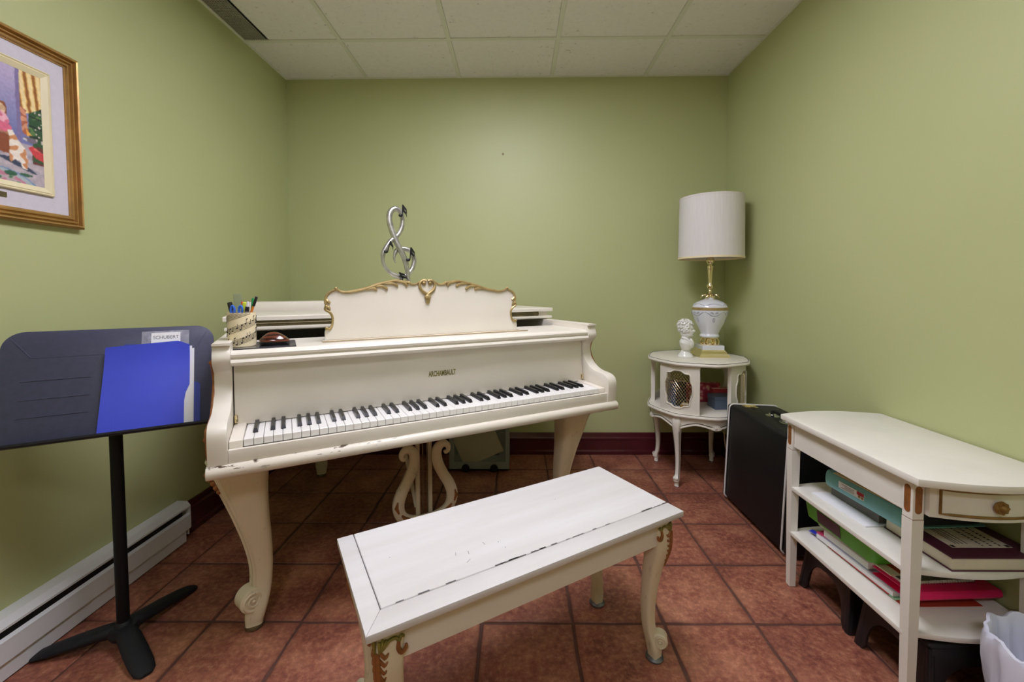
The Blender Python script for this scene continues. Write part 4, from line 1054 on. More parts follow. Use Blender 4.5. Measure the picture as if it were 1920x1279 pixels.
# ------------------------------------------------------------------ round two-tier table in the corner
TC = Vector((1.080, 2.560, 0)); TR = 0.290; TZ = 0.712
def end_table():
    t = thing('drum_table', 'round ivory two tier table with wire grille panels in the right corner', 'table', TC, 0)
    W = 'tablewhite'
    def rad(a, R, amp=0.012):
        # serpentine edge: small points over the openings and the panels
        return R - amp * abs(math.sin(4 * (a - PI / 4))) ** 0.7
    def top_ring(R, z, amp=0.012, n=96): return [(rad(a, R, amp) * math.cos(a), rad(a, R, amp) * math.sin(a), z) for a in [2 * PI * k / n for k in range(n)]]
    def slab(nm, R, z0, z1):
        mb = MB(); mb.loft([top_ring(R - 0.012, z0), top_ring(R - 0.003, z0 + 0.003), top_ring(R, (z0 + z1) / 2), top_ring(R - 0.003, z1 - 0.002), top_ring(R - 0.010, z1)], True, True)
        o = mb.build(nm, W, t, ang=40)
        mb = MB(); mb.tube(top_ring(R - 0.009, z1 + 0.0002), 0.0017, 5, closed=True); mb.build('edge_line', 'glaze', o)
    slab('tabletop', TR, TZ - 0.020, TZ)
    zs = 0.425
    slab('lower_shelf', TR + 0.002, zs - 0.020, zs)
    # grille panels
    R = TR - 0.030
    for k in range(4):
        a0 = PI / 4 + k * PI / 2; ha = math.radians(26)
        pn = bpy.data.objects.new('grille_panel', None); COL.objects.link(pn); pn.parent = t
        z0, z1 = zs, TZ - 0.020
        # frame with scalloped window: grid on (angle,z); hole by superellipse with waves
        def hole(f):
            ca, sa = math.cos(f), math.sin(f)
            w = 1 + 0.05 * math.cos(8 * f)
            return (ha * 0.66 * math.copysign(abs(ca) ** 0.62, ca) * w, 0.101 * math.copysign(abs(sa) ** 0.62, sa) * w)
        def outer(f):
            ca, sa = math.cos(f), math.sin(f); s = 1 / max(abs(ca), abs(sa)); return (ha * ca * s, (z1 - z0) / 2 * sa * s)
        zc = (z0 + z1) / 2; n = 72
        def pt(q, r): return (r * math.cos(a0 + q[0]), r * math.sin(a0 + q[0]), zc + q[1])
        fs = sorted(set([2 * PI * i / n for i in range(n)] + [PI / 4, 3 * PI / 4, 5 * PI / 4, 7 * PI / 4]))
        mb = MB()
        seq = []
        for nm_, r in ((outer, R), (hole, R), (hole, R - 0.012), (outer, R - 0.012)):
            seq.append([pt(nm_(f), r) for f in fs])
        # intermediate ring keeps the curve
        def midr(r, s): return [pt(tuple(h * (1 - s) + o * s for h, o in zip(hole(f), outer(f))), r) for f in fs]
        rings = [seq[0], midr(R, .5), seq[1], seq[2], midr(R - .012, .5), seq[3], seq[0]]
        mb.loft(rings, True, False); mb.build('panel_frame', W, pn, ang=40)
        mb = MB(); mb.tube([pt(hole(f), R + 0.001) for f in fs], 0.0038, 6, closed=True); mb.build('bead', W, pn)
        # diamond wire mesh
        mb = MB(); rw = R - 0.007; hw = ha * 0.72; hh = 0.108; nn = 10; stepz = 0.021; sl = stepz / (2 * hw / nn)
        for s in (-1, 1):
            c = -hh - 2 * hw * sl
            while c < hh + 2 * hw * sl:
                pts = []
                for i in range(19):
                    q = -hw + 2 * hw * i / 18; z = c + s * sl * (q + (hw if s > 0 else -hw))
                    if abs(z) <= hh: pts.append(pt((q, z), rw + s * 0.0008))
                if len(pts) > 1: mb.tube(pts, 0.0006, 4)
                c += stepz
        mb.build('wire_mesh', 'brass', pn)
        # side posts behind the panel edges
        for s in (-1, 1):
            a = a0 + s * (ha - 0.03); mb = MB(); vs = mb.box(-0.010, 0.006, -0.009, 0.009, z0, z1, 0.001, 1); mb.xf(vs, Matrix.Rotation(a, 4, 'Z') @ Matrix.Translation((R - 0.014, 0, 0))); mb.build('post', W, pn)
    # scalloped apron
    mb = MB(); Ra = TR - 0.028; n = 128; r0, r1, r2, r3 = [], [], [], []
    def drop(a):
        q = (a - PI / 4) % (PI / 2)      # 0 at a leg
        q = min(q, PI / 2 - q) / (PI / 4)  # 0 at leg, 1 mid
        return 0.075 - 0.043 * math.sin(min(1, q * 1.6) * PI / 2) + 0.026 * max(0, (q - 0.45) / 0.55) ** 1.5
    for k in range(n):
        a = 2 * PI * k / n; z1 = zs - 0.020; z0 = z1 - drop(a)
        for lst, r, z in ((r0, Ra, z1), (r1, Ra, z0), (r2, Ra - 0.014, z0), (r3, Ra - 0.014, z1)): lst.append((r * math.cos(a), r * math.sin(a), z))
    mb.loft([r0, r1, r2, r3, r0], True, False); ap = mb.build('apron', W, t, ang=40)
    mb = MB(); mb.tube([(p[0] * 1.004, p[1] * 1.004, p[2] + 0.012) for p in r1], 0.0018, 5, closed=True); mb.build('edge_line', 'glaze', ap)
    mb = MB(); mb.tube([(p[0] * 1.004, p[1] * 1.004, p[2] + 0.002) for p in r1], 0.0045, 6, closed=True); mb.build('lower_bead', W, ap)
    for k in range(4):
        a = k * PI / 2; z = zs - 0.020 - drop(a) + 0.010
        mb = MB(); c = Vector((Ra * math.cos(a), Ra * math.sin(a), z)); u = Vector((-math.sin(a), math.cos(a), 0)); nrm = Vector((math.cos(a), math.sin(a), 0))
        for i in range(9):
            f = PI * (i + 0.5) / 9; d = u * math.cos(f) + Vector((0, 0, 1)) * math.sin(f)
            mb.tube([c + nrm * 0.006 + Vector((0, 0, -.008)), c + d * 0.014 + nrm * 0.009 + Vector((0, 0, -.006)), c + d * 0.027 + nrm * 0.003 + Vector((0, 0, -.006))], [0.0015, 0.0032, 0.0035], 6)
        mb.build('shell_carving', W, ap)
    # legs
    for k in range(4):
        a = PI / 4 + k * PI / 2; d = Vector((math.cos(a), math.sin(a))); c = d * (TR - 0.038)
        st = [(zs - 0.022, -0.006, 0.027), (zs - 0.055, 0.002, 0.026), (zs - 0.10, 0.004, 0.021), (0.24, -0.006, 0.0155), (0.15, -0.012, 0.0125), (0.08, -0.008, 0.0120), (0.055, 0.002, 0.0145), (0.034, 0.004, 0.0150), (0.028, 0.0, 0.011), (0.0, 0.0, 0.0125)]
        mb = cab_leg(c, st, d, 20, 0.6, a)
        scroll(mb, (c.x + d.x * 0.012, c.y + d.y * 0.012, 0.052), d, 0.012, 0.024, 1.5)
        lg = mb.build('leg', W, t, ang=45)
        mb = MB(); s = Vector((-d.y, d.x))
        for q in (-1, 1):
            mb.tube([(c.x + d.x * (o + h * .93) + s.x * q * h * .93, c.y + d.y * (o + h * .93) + s.y * q * h * .93, z) for z, o, h in st[2:7]], 0.0014, 5, smooth=4)
        mb.build('edge_line', 'glaze', lg)
        mb = MB(); mb.lathe([(0.0, 0), (0.0145, 0), (0.0145, 0.006), (0.0, 0.006)], 14, (c.x, c.y, 0)); mb.build('foot_glide', 'chrome', lg)
    # things on the lower shelf
    def bookbox(nm, label, cat, loc, rz, dims, cover, tilt=0.0, pages=True, group=None):
        w_, d_, h_ = dims; b = thing(nm, label, cat, (TC.x + loc[0], TC.y + loc[1], loc[2]), rz, group); b.rotation_euler = (tilt, 0, rz)
        mb = MB()
        if pages:
            mb.box(0, w_, 0, 0.002, 0, h_); mb.box(0, w_, d_ - 0.002, d_, 0, h_); mb.box(0, 0.002, 0, d_, 0, h_); mb.build('cover', cover, b)
            mb = MB(); mb.box(0.002, w_ - 0.003, 0.002, d_ - 0.002, 0.003, h_ - 0.003); mb.build('pages', 'pages', b)
        else:
            mb.box(0, w_, 0, d_, 0, h_ - 0.02, 0.002, 1); mb.build('body', cover, b)
            mb = MB(); mb.box(-0.001, w_ + 0.001, -0.001, d_ + 0.001, h_ - 0.02, h_, 0.002, 1); mb.build('lid', cover, b)
        return b
    bookbox('book', 'blue book standing at the left behind the front grille of the round table', 'book', (-0.172, -0.045, zs), -0.2, (0.030, 0.09, 0.135), 'bluebook')
    bookbox('book', 'black book standing in the middle behind the front grille of the round table', 'book', (-0.135, -0.045, zs), -0.1, (0.055, 0.08, 0.145), 'darkbook')
    bookbox('book', 'ochre book lying low behind the front grille of the round table', 'book', (-0.150, -0.140, zs), -0.6, (0.09, 0.06, 0.035), 'ochre')
    bookbox('photo_album', 'pink floral album standing on the shelf of the round table', 'album', (-0.070, 0.050, zs), -0.05, (0.23, 0.028, 0.118), 'floral')
    bookbox('trinket_box', 'grey blue box on the shelf of the round table, behind the black case', 'box', (0.055, -0.128, zs), 0.05, (0.13, 0.09, 0.075), 'slate', pages=False)
    bookbox('book', 'red book lying behind the grey blue box on the round table', 'book', (0.085, -0.026, zs), 0.05, (0.12, 0.036, 0.098), 'cardred')
    b = bookbox('card_box', 'small white box on the table shelf beside the grille panel edge', 'box', (-0.065, -0.12, zs), 0.3, (0.03, 0.03, 0.075), 'p_white', pages=False)
end_table()

# ------------------------------------------------------------------ table lamp
def lamp():
    c = (1.168, 2.592, TZ)
    t = thing('table_lamp', 'white porcelain table lamp with brass fittings and a big drum shade', 'lamp', c, math.radians(-3))
    def sq(prof, nm, m):
        mb = MB(); mb.loft([[(-h, -h, z), (h, -h, z), (h, h, z), (-h, h, z)] for h, z in prof], True, True); mb.build(nm, m, t, ang=30)
    sq([(0.086, 0), (0.088, 0.004), (0.086, 0.012), (0.075, 0.024), (0.074, 0.030), (0.068, 0.036), (0.064, 0.044)], 'plinth', 'brass')
    sq([(0.062, 0.044), (0.063, 0.047), (0.063, 0.067), (0.061, 0.069)], 'marble_block', 'porcelain')
    mb = MB(); mb.lathe([(0.0, 0.069), (0.050, 0.069), (0.052, 0.074), (0.040, 0.078), (0.036, 0.100), (0.046, 0.104), (0.050, 0.108), (0.050, 0.114), (0.0, 0.114)], 36)
    for k in range(10):
        a = 2 * PI * k / 10; mb.tube([(0.047 * math.cos(a), 0.047 * math.sin(a), 0.073), (0.052 * math.cos(a), 0.052 * math.sin(a), 0.088), (0.045 * math.cos(a), 0.045 * math.sin(a), 0.106)], [0.006, 0.007, 0.005], 7, smooth=3)
    mb.build('pedestal', 'brass', t)
    vp = [(0.0, 0.114), (0.053, 0.114), (0.058, 0.119), (0.059, 0.126), (0.054, 0.132), (0.055, 0.140), (0.068, 0.168), (0.085, 0.200), (0.099, 0.235), (0.106, 0.262), (0.1075, 0.282), (0.104, 0.300), (0.092, 0.318), (0.070, 0.331), (0.046, 0.340), (0.030, 0.347), (0.022, 0.356), (0, 0.358)]
    vp = [(r * 0.94, z) for r, z in vp]; pp = sm2(vp[1:-1], 4); mb = MB(); mb.lathe([vp[0]] + pp + [vp[-1]], 48); va = mb.build('vase', 'porcelain', t, ang=60)
    mb = MB(); mb.lathe([(0.1005, 0.278), (0.1020, 0.279), (0.1017, 0.286), (0.1008, 0.2945), (0.0990, 0.2955)], 48, caps=False); mb.build('gold_band', 'gold', va)
    def surf(a, z):
        r = 0.1
        for (r0, z0), (r1, z1) in zip(vp[:-1], vp[1:]):
            if z0 <= z <= z1 and z1 > z0: r = r0 + (r1 - r0) * (z - z0) / (z1 - z0)
        return ((r + 0.0012) * math.cos(a), (r + 0.0012) * math.sin(a), z)
    mb = MB()
    for k in range(6):
        a = -PI / 2 - 0.12 + k * PI / 3
        for s in (-1, 1):
            mb.tube([surf(a, 0.245), surf(a + s * 0.2, 0.252), surf(a + s * 0.36, 0.264), surf(a + s * 0.5, 0.270)], [0.0016, 0.0022, 0.0018, 0.0012], 5, smooth=4)
            mb.tube([surf(a + s * 0.05, 0.262), surf(a + s * 0.16, 0.268), surf(a + s * 0.22, 0.262)], [0.003, 0.0036, 0.0014], 5, smooth=4)
            mb.tube([surf(a, 0.318), surf(a + s * 0.25, 0.314), surf(a + s * 0.48, 0.307)], [0.0012, 0.002, 0.0012], 5, smooth=4)
        mb.tube([surf(a + 0.06 * math.cos(q), 0.222 + 0.012 * math.sin(q)) for q in [2 * PI * i / 16 for i in range(16)]], 0.0018, 5, closed=True)
    mb.build('painted_garland', 'silverprint', va)
    mb = MB()
    for k in range(8):
        a = 2 * PI * k / 8; mb.tube([(0.014 * math.cos(a), 0.014 * math.sin(a), 0.366), (0.034 * math.cos(a), 0.034 * math.sin(a), 0.372), (0.050 * math.cos(a), 0.050 * math.sin(a), 0.362), (0.055 * math.cos(a), 0.055 * math.sin(a), 0.350)], [0.007, 0.009, 0.007, 0.003], 7, smooth=3, flat=(0.6, 1))
    mb.lathe([(0, 0.354), (0.024, 0.354), (0.022, 0.366), (0.014, 0.374), (0.010, 0.382), (0, .382)], 24); mb.build('leaf_collar', 'brass', t)
    mb = MB(); mb.lathe([(0, 0.380), (0.008, 0.380), (0.012, 0.388), (0.012, 0.394), (0.008, 0.400), (0.013, 0.406), (0.019, 0.416), (0.019, 0.426), (0.013, 0.436), (0.011, 0.442), (0.012, 0.47), (0.014, 0.50), (0.016, 0.525), (0.019, 0.536), (0.019, 0.542), (0.011, 0.546), (0.011, 0.553), (0.020, 0.560), (0.024, 0.572), (0.024, 0.585), (0.018, 0.594), (0.012, 0.60), (0.012, 0.66), (0, 0.66)], 28); mb.build('stem', 'brass', t, ang=50)
    z0, z1, r0, r1 = 0.588, 0.942, 0.183, 0.178
    mb = MB()
    def rg(r, z): return [(r * math.cos(2 * PI * k / 72), r * math.sin(2 * PI * k / 72), z) for k in range(72)]
    mb.loft([rg(r0, z0), rg(r1, z1)], True, False); mb.loft([rg(r0 - 0.003, z0), rg(r1 - 0.003, z1)], True, False, m=1); mb.loft([rg(r0, z0), rg(r0 - .003, z0)], True, False); mb.loft([rg(r1, z1), rg(r1 - .003, z1)], True, False)
    sh = mb.build('shade', ['shade', 'shadein'], t)
    for r, z in ((r0, z0), (r1, z1)):
        mb = MB(); mb.lathe([(r + 0.0015, z - 0.003), (r + 0.0015, z + 0.008), (r - 0.0045, z + 0.008), (r - 0.0045, z - 0.003), (r + 0.0015, z - 0.003)], 72, caps=False); mb.build('shade_band', 'shadein' if z > 0.8 else 'kraft', sh)
    mb = MB()
    for k in range(3):
        a = k * 2 * PI / 3 + 0.5; mb.tube([(0, 0, 0.912), ((r1 - .004) * math.cos(a), (r1 - .004) * math.sin(a), 0.922)], 0.002, 6)
    mb.tube([(0.03, 0, 0.60), (0.055, 0, 0.73), (0.03, 0, 0.89), (0, 0, 0.912), (-0.03, 0, 0.89), (-0.055, 0, 0.73), (-0.03, 0, 0.60)], 0.0022, 6, smooth=3); mb.tube([(0.03, 0, 0.6), (-0.03, 0, 0.6)], 0.003, 6)
    mb.build('harp', 'brass', sh)
    mb = MB(); mb.sphere((0, 0, 0.74), (0.03, 0.03, 0.042), 16, 10); mb.tube([(0, 0, 0.66), (0, 0, 0.715)], 0.014, 12); mb.build('bulb', 'porcelain', t)
    mb = MB(); mb.tube([(0.07, 0.05, 0.004), (0.11, 0.09, 0.003), (0.155, 0.135, 0.002), (0.17, 0.15, -0.04), (0.16, 0.13, -0.30), (0.13, 0.08, -0.50), (0.14, 0.04, -0.66), (0.17, 0.03, -0.705), (0.20, 0.0, -0.708)], 0.0028, 7, smooth=5); mb.build('power_cord', 'kraft', t)
lamp()

# ------------------------------------------------------------------ composer bust (faces right)
def bust():
    t = thing('composer_bust', 'small white glazed ceramic bust of a man beside the lamp', 'bust', (1.006, 2.545, TZ), math.radians(-28))
    # local +x is the way the figure faces, z up, height 0.225
    mb = MB(); mb.lathe([(0, 0), (0.042, 0), (0.044, 0.003), (0.043, 0.009), (0.036, 0.020), (0.026, 0.032), (0.022, 0.041), (0.023, 0.050), (0, 0.052)], 28); mb.build('socle', 'bust', t, ang=60)
    # one continuous figure from chest to crown: (z, x centre, half depth, half width)
    R = [(0.044, 0.002, 0.022, 0.026), (0.054, 0.004, 0.030, 0.040), (0.068, 0.004, 0.036, 0.053), (0.082, 0.001, 0.036, 0.062), (0.093, -0.004, 0.031, 0.062), (0.101, -0.006, 0.026, 0.046), (0.107, -0.005, 0.023, 0.030), (0.114, -0.002, 0.0225, 0.0235), (0.121, 0.002, 0.025, 0.0225), (0.127, 0.005, 0.031, 0.0255), (0.135, 0.005, 0.035, 0.0295), (0.148, 0.004, 0.038, 0.0325), (0.163, 0.002, 0.040, 0.0345), (0.180, -0.001, 0.041, 0.0355), (0.197, -0.003, 0.039, 0.034), (0.211, -0.004, 0.031, 0.028), (0.220, -0.005, 0.018, 0.017), (0.2235, -0.005, 0.004, 0.004)]
    P, _ = catmull([Vector((r[1], r[2], r[3])) for r in R], [0] * len(R), 4); Z, _ = catmull([Vector((r[0], 0, 0)) for r in R], [0] * len(R), 4)
    rings = []
    for q, zz in zip(P, Z):
        rings.append([(q.x + q.y * math.cos(a), q.z * math.sin(a), zz.x) for a in [2 * PI * k / 48 for k in range(48)]])
    mb = MB(); mb.loft(rings, True, True)
    for v in mb.bm.verts:
        x, y, z = v.co
        if z > 0.118 and x > 0.022:
            g = lambda c, s: math.exp(-((z - c) / s) ** 2)
            f = math.exp(-(y / 0.0075) ** 2); fe = math.exp(-((abs(y) - 0.0135) / 0.006) ** 2); fw = math.exp(-(y / 0.014) ** 2)
            v.co.x += 0.011 * f * g(0.1545, 0.0065) + 0.006 * f * g(0.163, 0.007) + 0.005 * fw * g(0.127, 0.005) + 0.003 * fw * g(0.1395, 0.003) - 0.0035 * fw * g(0.1355, 0.0017) + 0.0022 * fw * g(0.132, 0.0024) - 0.0065 * fe * g(0.1655, 0.0045) + 0.004 * (fe + fw) * g(0.1745, 0.0038)
    mb.build('figure', 'bust', t, ang=70)
    mb = MB(); rnd = random.Random(4)
    def ell(z):
        for r0, r1 in zip(R[:-1], R[1:]):
            if r0[0] <= z <= r1[0]:
                k = (z - r0[0]) / (r1[0] - r0[0]); return [r0[i] + (r1[i] - r0[i]) * k for i in (1, 2, 3)]
        return R[-1][1:]
    for k in range(120):   # wavy locks swept back over the skull, clear of the face
        zf = rnd.uniform(0.150, 0.221)
        lo = 1.15 if zf < 0.178 else (0.85 if zf < 0.192 else 0.0)
        a = rnd.uniform(lo, 2 * PI - lo)
        cx, hd, hw = ell(zf); pts = []
        for q in (-1, -0.3, 0.4, 1):
            aa = a + q * 0.17 * (1 if a < PI else -1) + rnd.uniform(-.04, .04); z2 = min(0.2225, max(0.142, zf - q * 0.006)); c2 = ell(z2)
            lift = 1.0 + 0.07 * (1 - abs(q)) + 0.05
            pts.append((c2[0] + c2[1] * lift * math.cos(aa), c2[2] * lift * math.sin(aa), z2 + 0.002))
        mb.tube(pts, [0.003, 0.0052, 0.005, 0.0028], 6, smooth=3)
    mb.build('hair', 'bust', t, ang=80)
    mb = MB()
    for s in (-1, 1):
        mb.tube([(0.004, s * 0.0350, 0.166), (-0.002, s * 0.0385, 0.162), (0.001, s * 0.0365, 0.150)], [0.0035, 0.005, 0.003], 6, smooth=3)
        mb.tube([(-0.018, s * 0.026, 0.120), (0.006, s * 0.027, 0.112), (0.024, s * 0.022, 0.098), (0.038, s * 0.015, 0.080), (0.038, s * 0.013, 0.060)], [0.007, 0.008, 0.007, 0.007, 0.004], 7, smooth=4)
    mb.tube([(0.016, 0, 0.116), (0.026, 0.004, 0.108), (0.036, -0.003, 0.096), (0.041, 0.002, 0.082), (0.040, 0, 0.066)], [0.007, 0.009, 0.008, 0.007, 0.004], 8, smooth=4)
    for s in (-1, 1):
        mb.tube([(0.030, s * 0.034, 0.094), (0.036, s * 0.028, 0.078), (0.032, s * 0.020, 0.058)], [0.004, 0.005, 0.003], 7, smooth=4)
    mb.build('coat_collar', 'bust', t, ang=70)
bust()

# ------------------------------------------------------------------ black instrument case
def case():
    x0, x1, y0, y1, H = 1.100, 1.350, 1.718, 2.272, 0.500
    t = thing('instrument_case', 'tall black instrument case with white piping leaning against the right wall', 'case', ((x0 + x1) / 2, (y0 + y1) / 2, 0.0055))
    t.rotation_euler = (0, math.radians(2.5), 0)
    hx, hy = (x1 - x0) / 2, (y1 - y0) / 2
    mb = MB(); mb.box(-hx, hx, -hy + 0.034, hy - 0.034, 0.006, H, 0.018, 3); mb.build('body', 'case', t)
    for s in (-1, 1):
        mb = MB(); a, b = (hy - 0.034, hy) if s > 0 else (-hy, -hy + 0.034); mb.box(-hx + 0.001, hx - 0.001, a, b, 0.006, H - 0.001, 0.016, 3); cap = mb.build('end_shell', 'case', t)
        mb = MB(); r = 0.02; yy = s * (hy - 0.034); pts = []
        for cx, cz, a0 in ((hx - r, H - r, 0), (-hx + r, H - r, PI / 2), (-hx + r, 0.006 + r, PI), (hx - r, 0.006 + r, 3 * PI / 2)):
            for k in range(6): q = a0 + PI / 2 * k / 5; pts.append((cx + (r + 0.002) * math.cos(q), yy, cz + (r + 0.002) * math.sin(q)))
        mb.tube(pts, 0.0042, 8, closed=True); mb.build('piping', 'piping', cap)
    mb = MB(); yl = hy - 0.075; mb.box(-0.075, -0.008, yl - 0.016, yl + 0.030, H - 0.001, H + 0.004, 0.0015); mb.tube([(-0.07, yl + 0.004, H + 0.006), (-0.013, yl + 0.004, H + 0.006)], 0.005, 10); mb.box(-0.052, -0.030, yl - 0.022, yl - 0.004, H, H + 0.008, 0.002); mb.build('latch', 'brass', t)
    mb = MB(); mb.tube([(-0.015, -0.055, H + 0.004), (-0.02, -0.05, H + 0.020), (-0.015, 0.0, H + 0.030), (-0.02, 0.05, H + 0.020), (-0.015, 0.055, H + 0.004)], [0.006, 0.008, 0.012, 0.008, 0.006], 10, smooth=4); mb.build('handle', 'black', t)
    for y in (-0.055, 0.055):
        mb = MB(); mb.lathe([(0, 0), (0.030, 0), (0.030, 0.002), (0.018, 0.006), (0.016, 0.010), (0, 0.010)], 20, (-0.015, y, H - 0.001)); mb.build('handle_mount', 'chrome', t)
    for x in (-hx + 0.03, hx - 0.03):
        for y in (-hy + 0.06, hy - 0.06):
            mb = MB(); mb.lathe([(0.010, 0), (0.012, 0.002), (0.010, 0.008), (0, 0.008)], 12, (x, y, 0)); mb.build('foot_stud', 'chrome', t)
case()

# ------------------------------------------------------------------ white console table with drawers
CX0, CX1, CY0, CY1 = 1.000, 1.380, 1.056, 1.612
def console():
    t = thing('console_table', 'white bow ended console table with two open shelves along the right wall', 'table', (0, 0, 0))
    t.location = (CX0, CY0, 0)
    L = CY1 - CY0; D = CX1 - CX0
    def outline(x0, y0, y1, bow, x1=D, n=14):
        a = [(x0 + (x1 - x0) * k / n, y0 - bow * math.sin(PI * min(1, 0.06 + 0.86 * k / n)) + bow * math.sin(PI * 0.06)) for k in range(n + 1)]
        b = [(x0 + (x1 - x0) * k / n, y1 + bow * math.sin(PI * min(1, 0.06 + 0.86 * k / n)) - bow * math.sin(PI * 0.06)) for k in range(n + 1)]
        return a + list(reversed(b))
    mb = MB(); mb.prism(outline(0, 0, L, 0.050), 0.625, 0.645, 'xy', bev=0.0025); mb.build('tabletop', 'white', t)
    # aprons
    za, zb = 0.535, 0.625
    mb = MB(); mb.box(0.021, 0.036, 0.0605, L - 0.0485, za, zb, 0.001, 1); mb.build('front_apron', 'white', t)
    mb = MB(); mb.box(D - 0.02, D - 0.005, 0.05, L - 0.05, za, zb); mb.build('back_apron', 'white', t)
    # curved drawers in the bowed ends
    for s in (0, 1):
        def arc(off, x):
            k = (x - 0.02) / (D - 0.02); y = 0.028 - 0.047 * math.sin(PI * min(1, 0.06 + 0.86 * k)) + 0.047 * math.sin(PI * .06) + off
            return y if s == 0 else L - y
        dr = bpy.data.objects.new('drawer', None); COL.objects.link(dr); dr.parent = t
        xs = [0.047 + (D - 0.052 - 0.047) * k / 14 for k in range(15)]
        mb = MB(); mb.loft([[(x, arc(0, x), za + .004), (x, arc(0, x), zb - .004), (x, arc(0.016, x), zb - .004), (x, arc(0.016, x), za + .004)] for x in xs], True, True); mb.build('drawer_front', 'white', dr)
        mb = MB(); pts = [(x, arc(-0.0012, x), zb - 0.012) for x in xs[1:-1]] + [(x, arc(-0.0012, x), za + 0.016) for x in reversed(xs[1:-1])]
        mb.tube(pts, 0.0034, 6, closed=True); mb.build('gold_line', 'goldline', dr)
        xk = (xs[0] + xs[-1]) / 2; yk = arc(-0.002, xk); sg = -1 if s == 0 else 1
        mb = MB(); vs = mb.lathe([(0, 0), (0.014, 0), (0.0165, 0.004), (0.0145, 0.009), (0.010, 0.010), (0.008, 0.015), (0.004, 0.018), (0, 0.018)], 20)
        for k in range(8):
            a = 2 * PI * k / 8; vs += mb.sphere((0.0125 * math.cos(a), 0.0125 * math.sin(a), 0.008), 0.004, 8, 5)
        mb.xf(vs, Matrix.Translation((xk, yk, 0.58)) @ Matrix.Rotation(PI / 2 if s == 0 else -PI / 2, 4, 'X')); mb.build('knob', 'goldline', dr)
    # legs
    for x, y, fr in ((0.015, 0.030, 1), (0.015, L - 0.048, 1), (D - 0.050, 0.032, 0), (D - 0.050, L - 0.062, 0)):
        a = 0.030
        mb = MB(); mb.box(x, x + a, y, y + a, 0.524, 0.625, 0.001, 1)
        mb.loft([[(x, y, 0.5225), (x + a, y, 0.5225), (x + a, y + a, 0.5225), (x, y + a, 0.5225)], [(x + .001, y + .001, 0.38), (x + a - .001, y + .001, 0.38), (x + a - .001, y + a - .001, 0.38), (x + .001, y + a - .001, 0.38)], [(x + .004, y + .004, 0.004), (x + a - .004, y + .004, 0.004), (x + a - .004, y + a - .004, 0.004), (x + .004, y + a - .004, 0.004)]], True, True)
        mb.box(x + 0.001, x + a - 0.001, y + 0.001, y + a - 0.001, 0.522, 0.5245, m=1)
        lg = mb.build('leg', ['white', 'goldbrown'], t)
        if fr:
            for face in (0, 1, 2):
                mb = MB(); pts = []
                for cz, a0 in ((0.603, 0), (0.548, PI)):
                    for k in range(8): q = a0 + PI * k / 7; pts.append((0.0088 * math.cos(q), cz + 0.0088 * math.sin(q)))
                if face == 0: mb.prism([(y + a / 2 + p, z) for p, z in pts], x - 0.0008, x + 0.0004, 'yz')
                elif face == 1: mb.prism([(x + a / 2 + p, z) for p, z in pts], y - 0.0008, y + 0.0004, 'xz')
                else: mb.prism([(x + a / 2 + p, z) for p, z in pts], y + a - 0.0004, y + a + 0.0008, 'xz')
                mb.build('flute_inlay', 'goldbrown', lg)
        mb = MB(); mb.lathe([(0, 0), (0.012, 0), (0.012, 0.004), (0, 0.004)], 12, (x + a / 2, y + a / 2, 0)); mb.build('glide', 'chrome', lg)
    for z, nm in ((0.385, 'upper_shelf'), (0.215, 'lower_shelf')):
        mb = MB(); mb.prism(outline(0.017, 0.050, L - 0.034, 0.034), z - 0.014, z, 'xy', bev=0.001); mb.build(nm, 'white', t)
console()

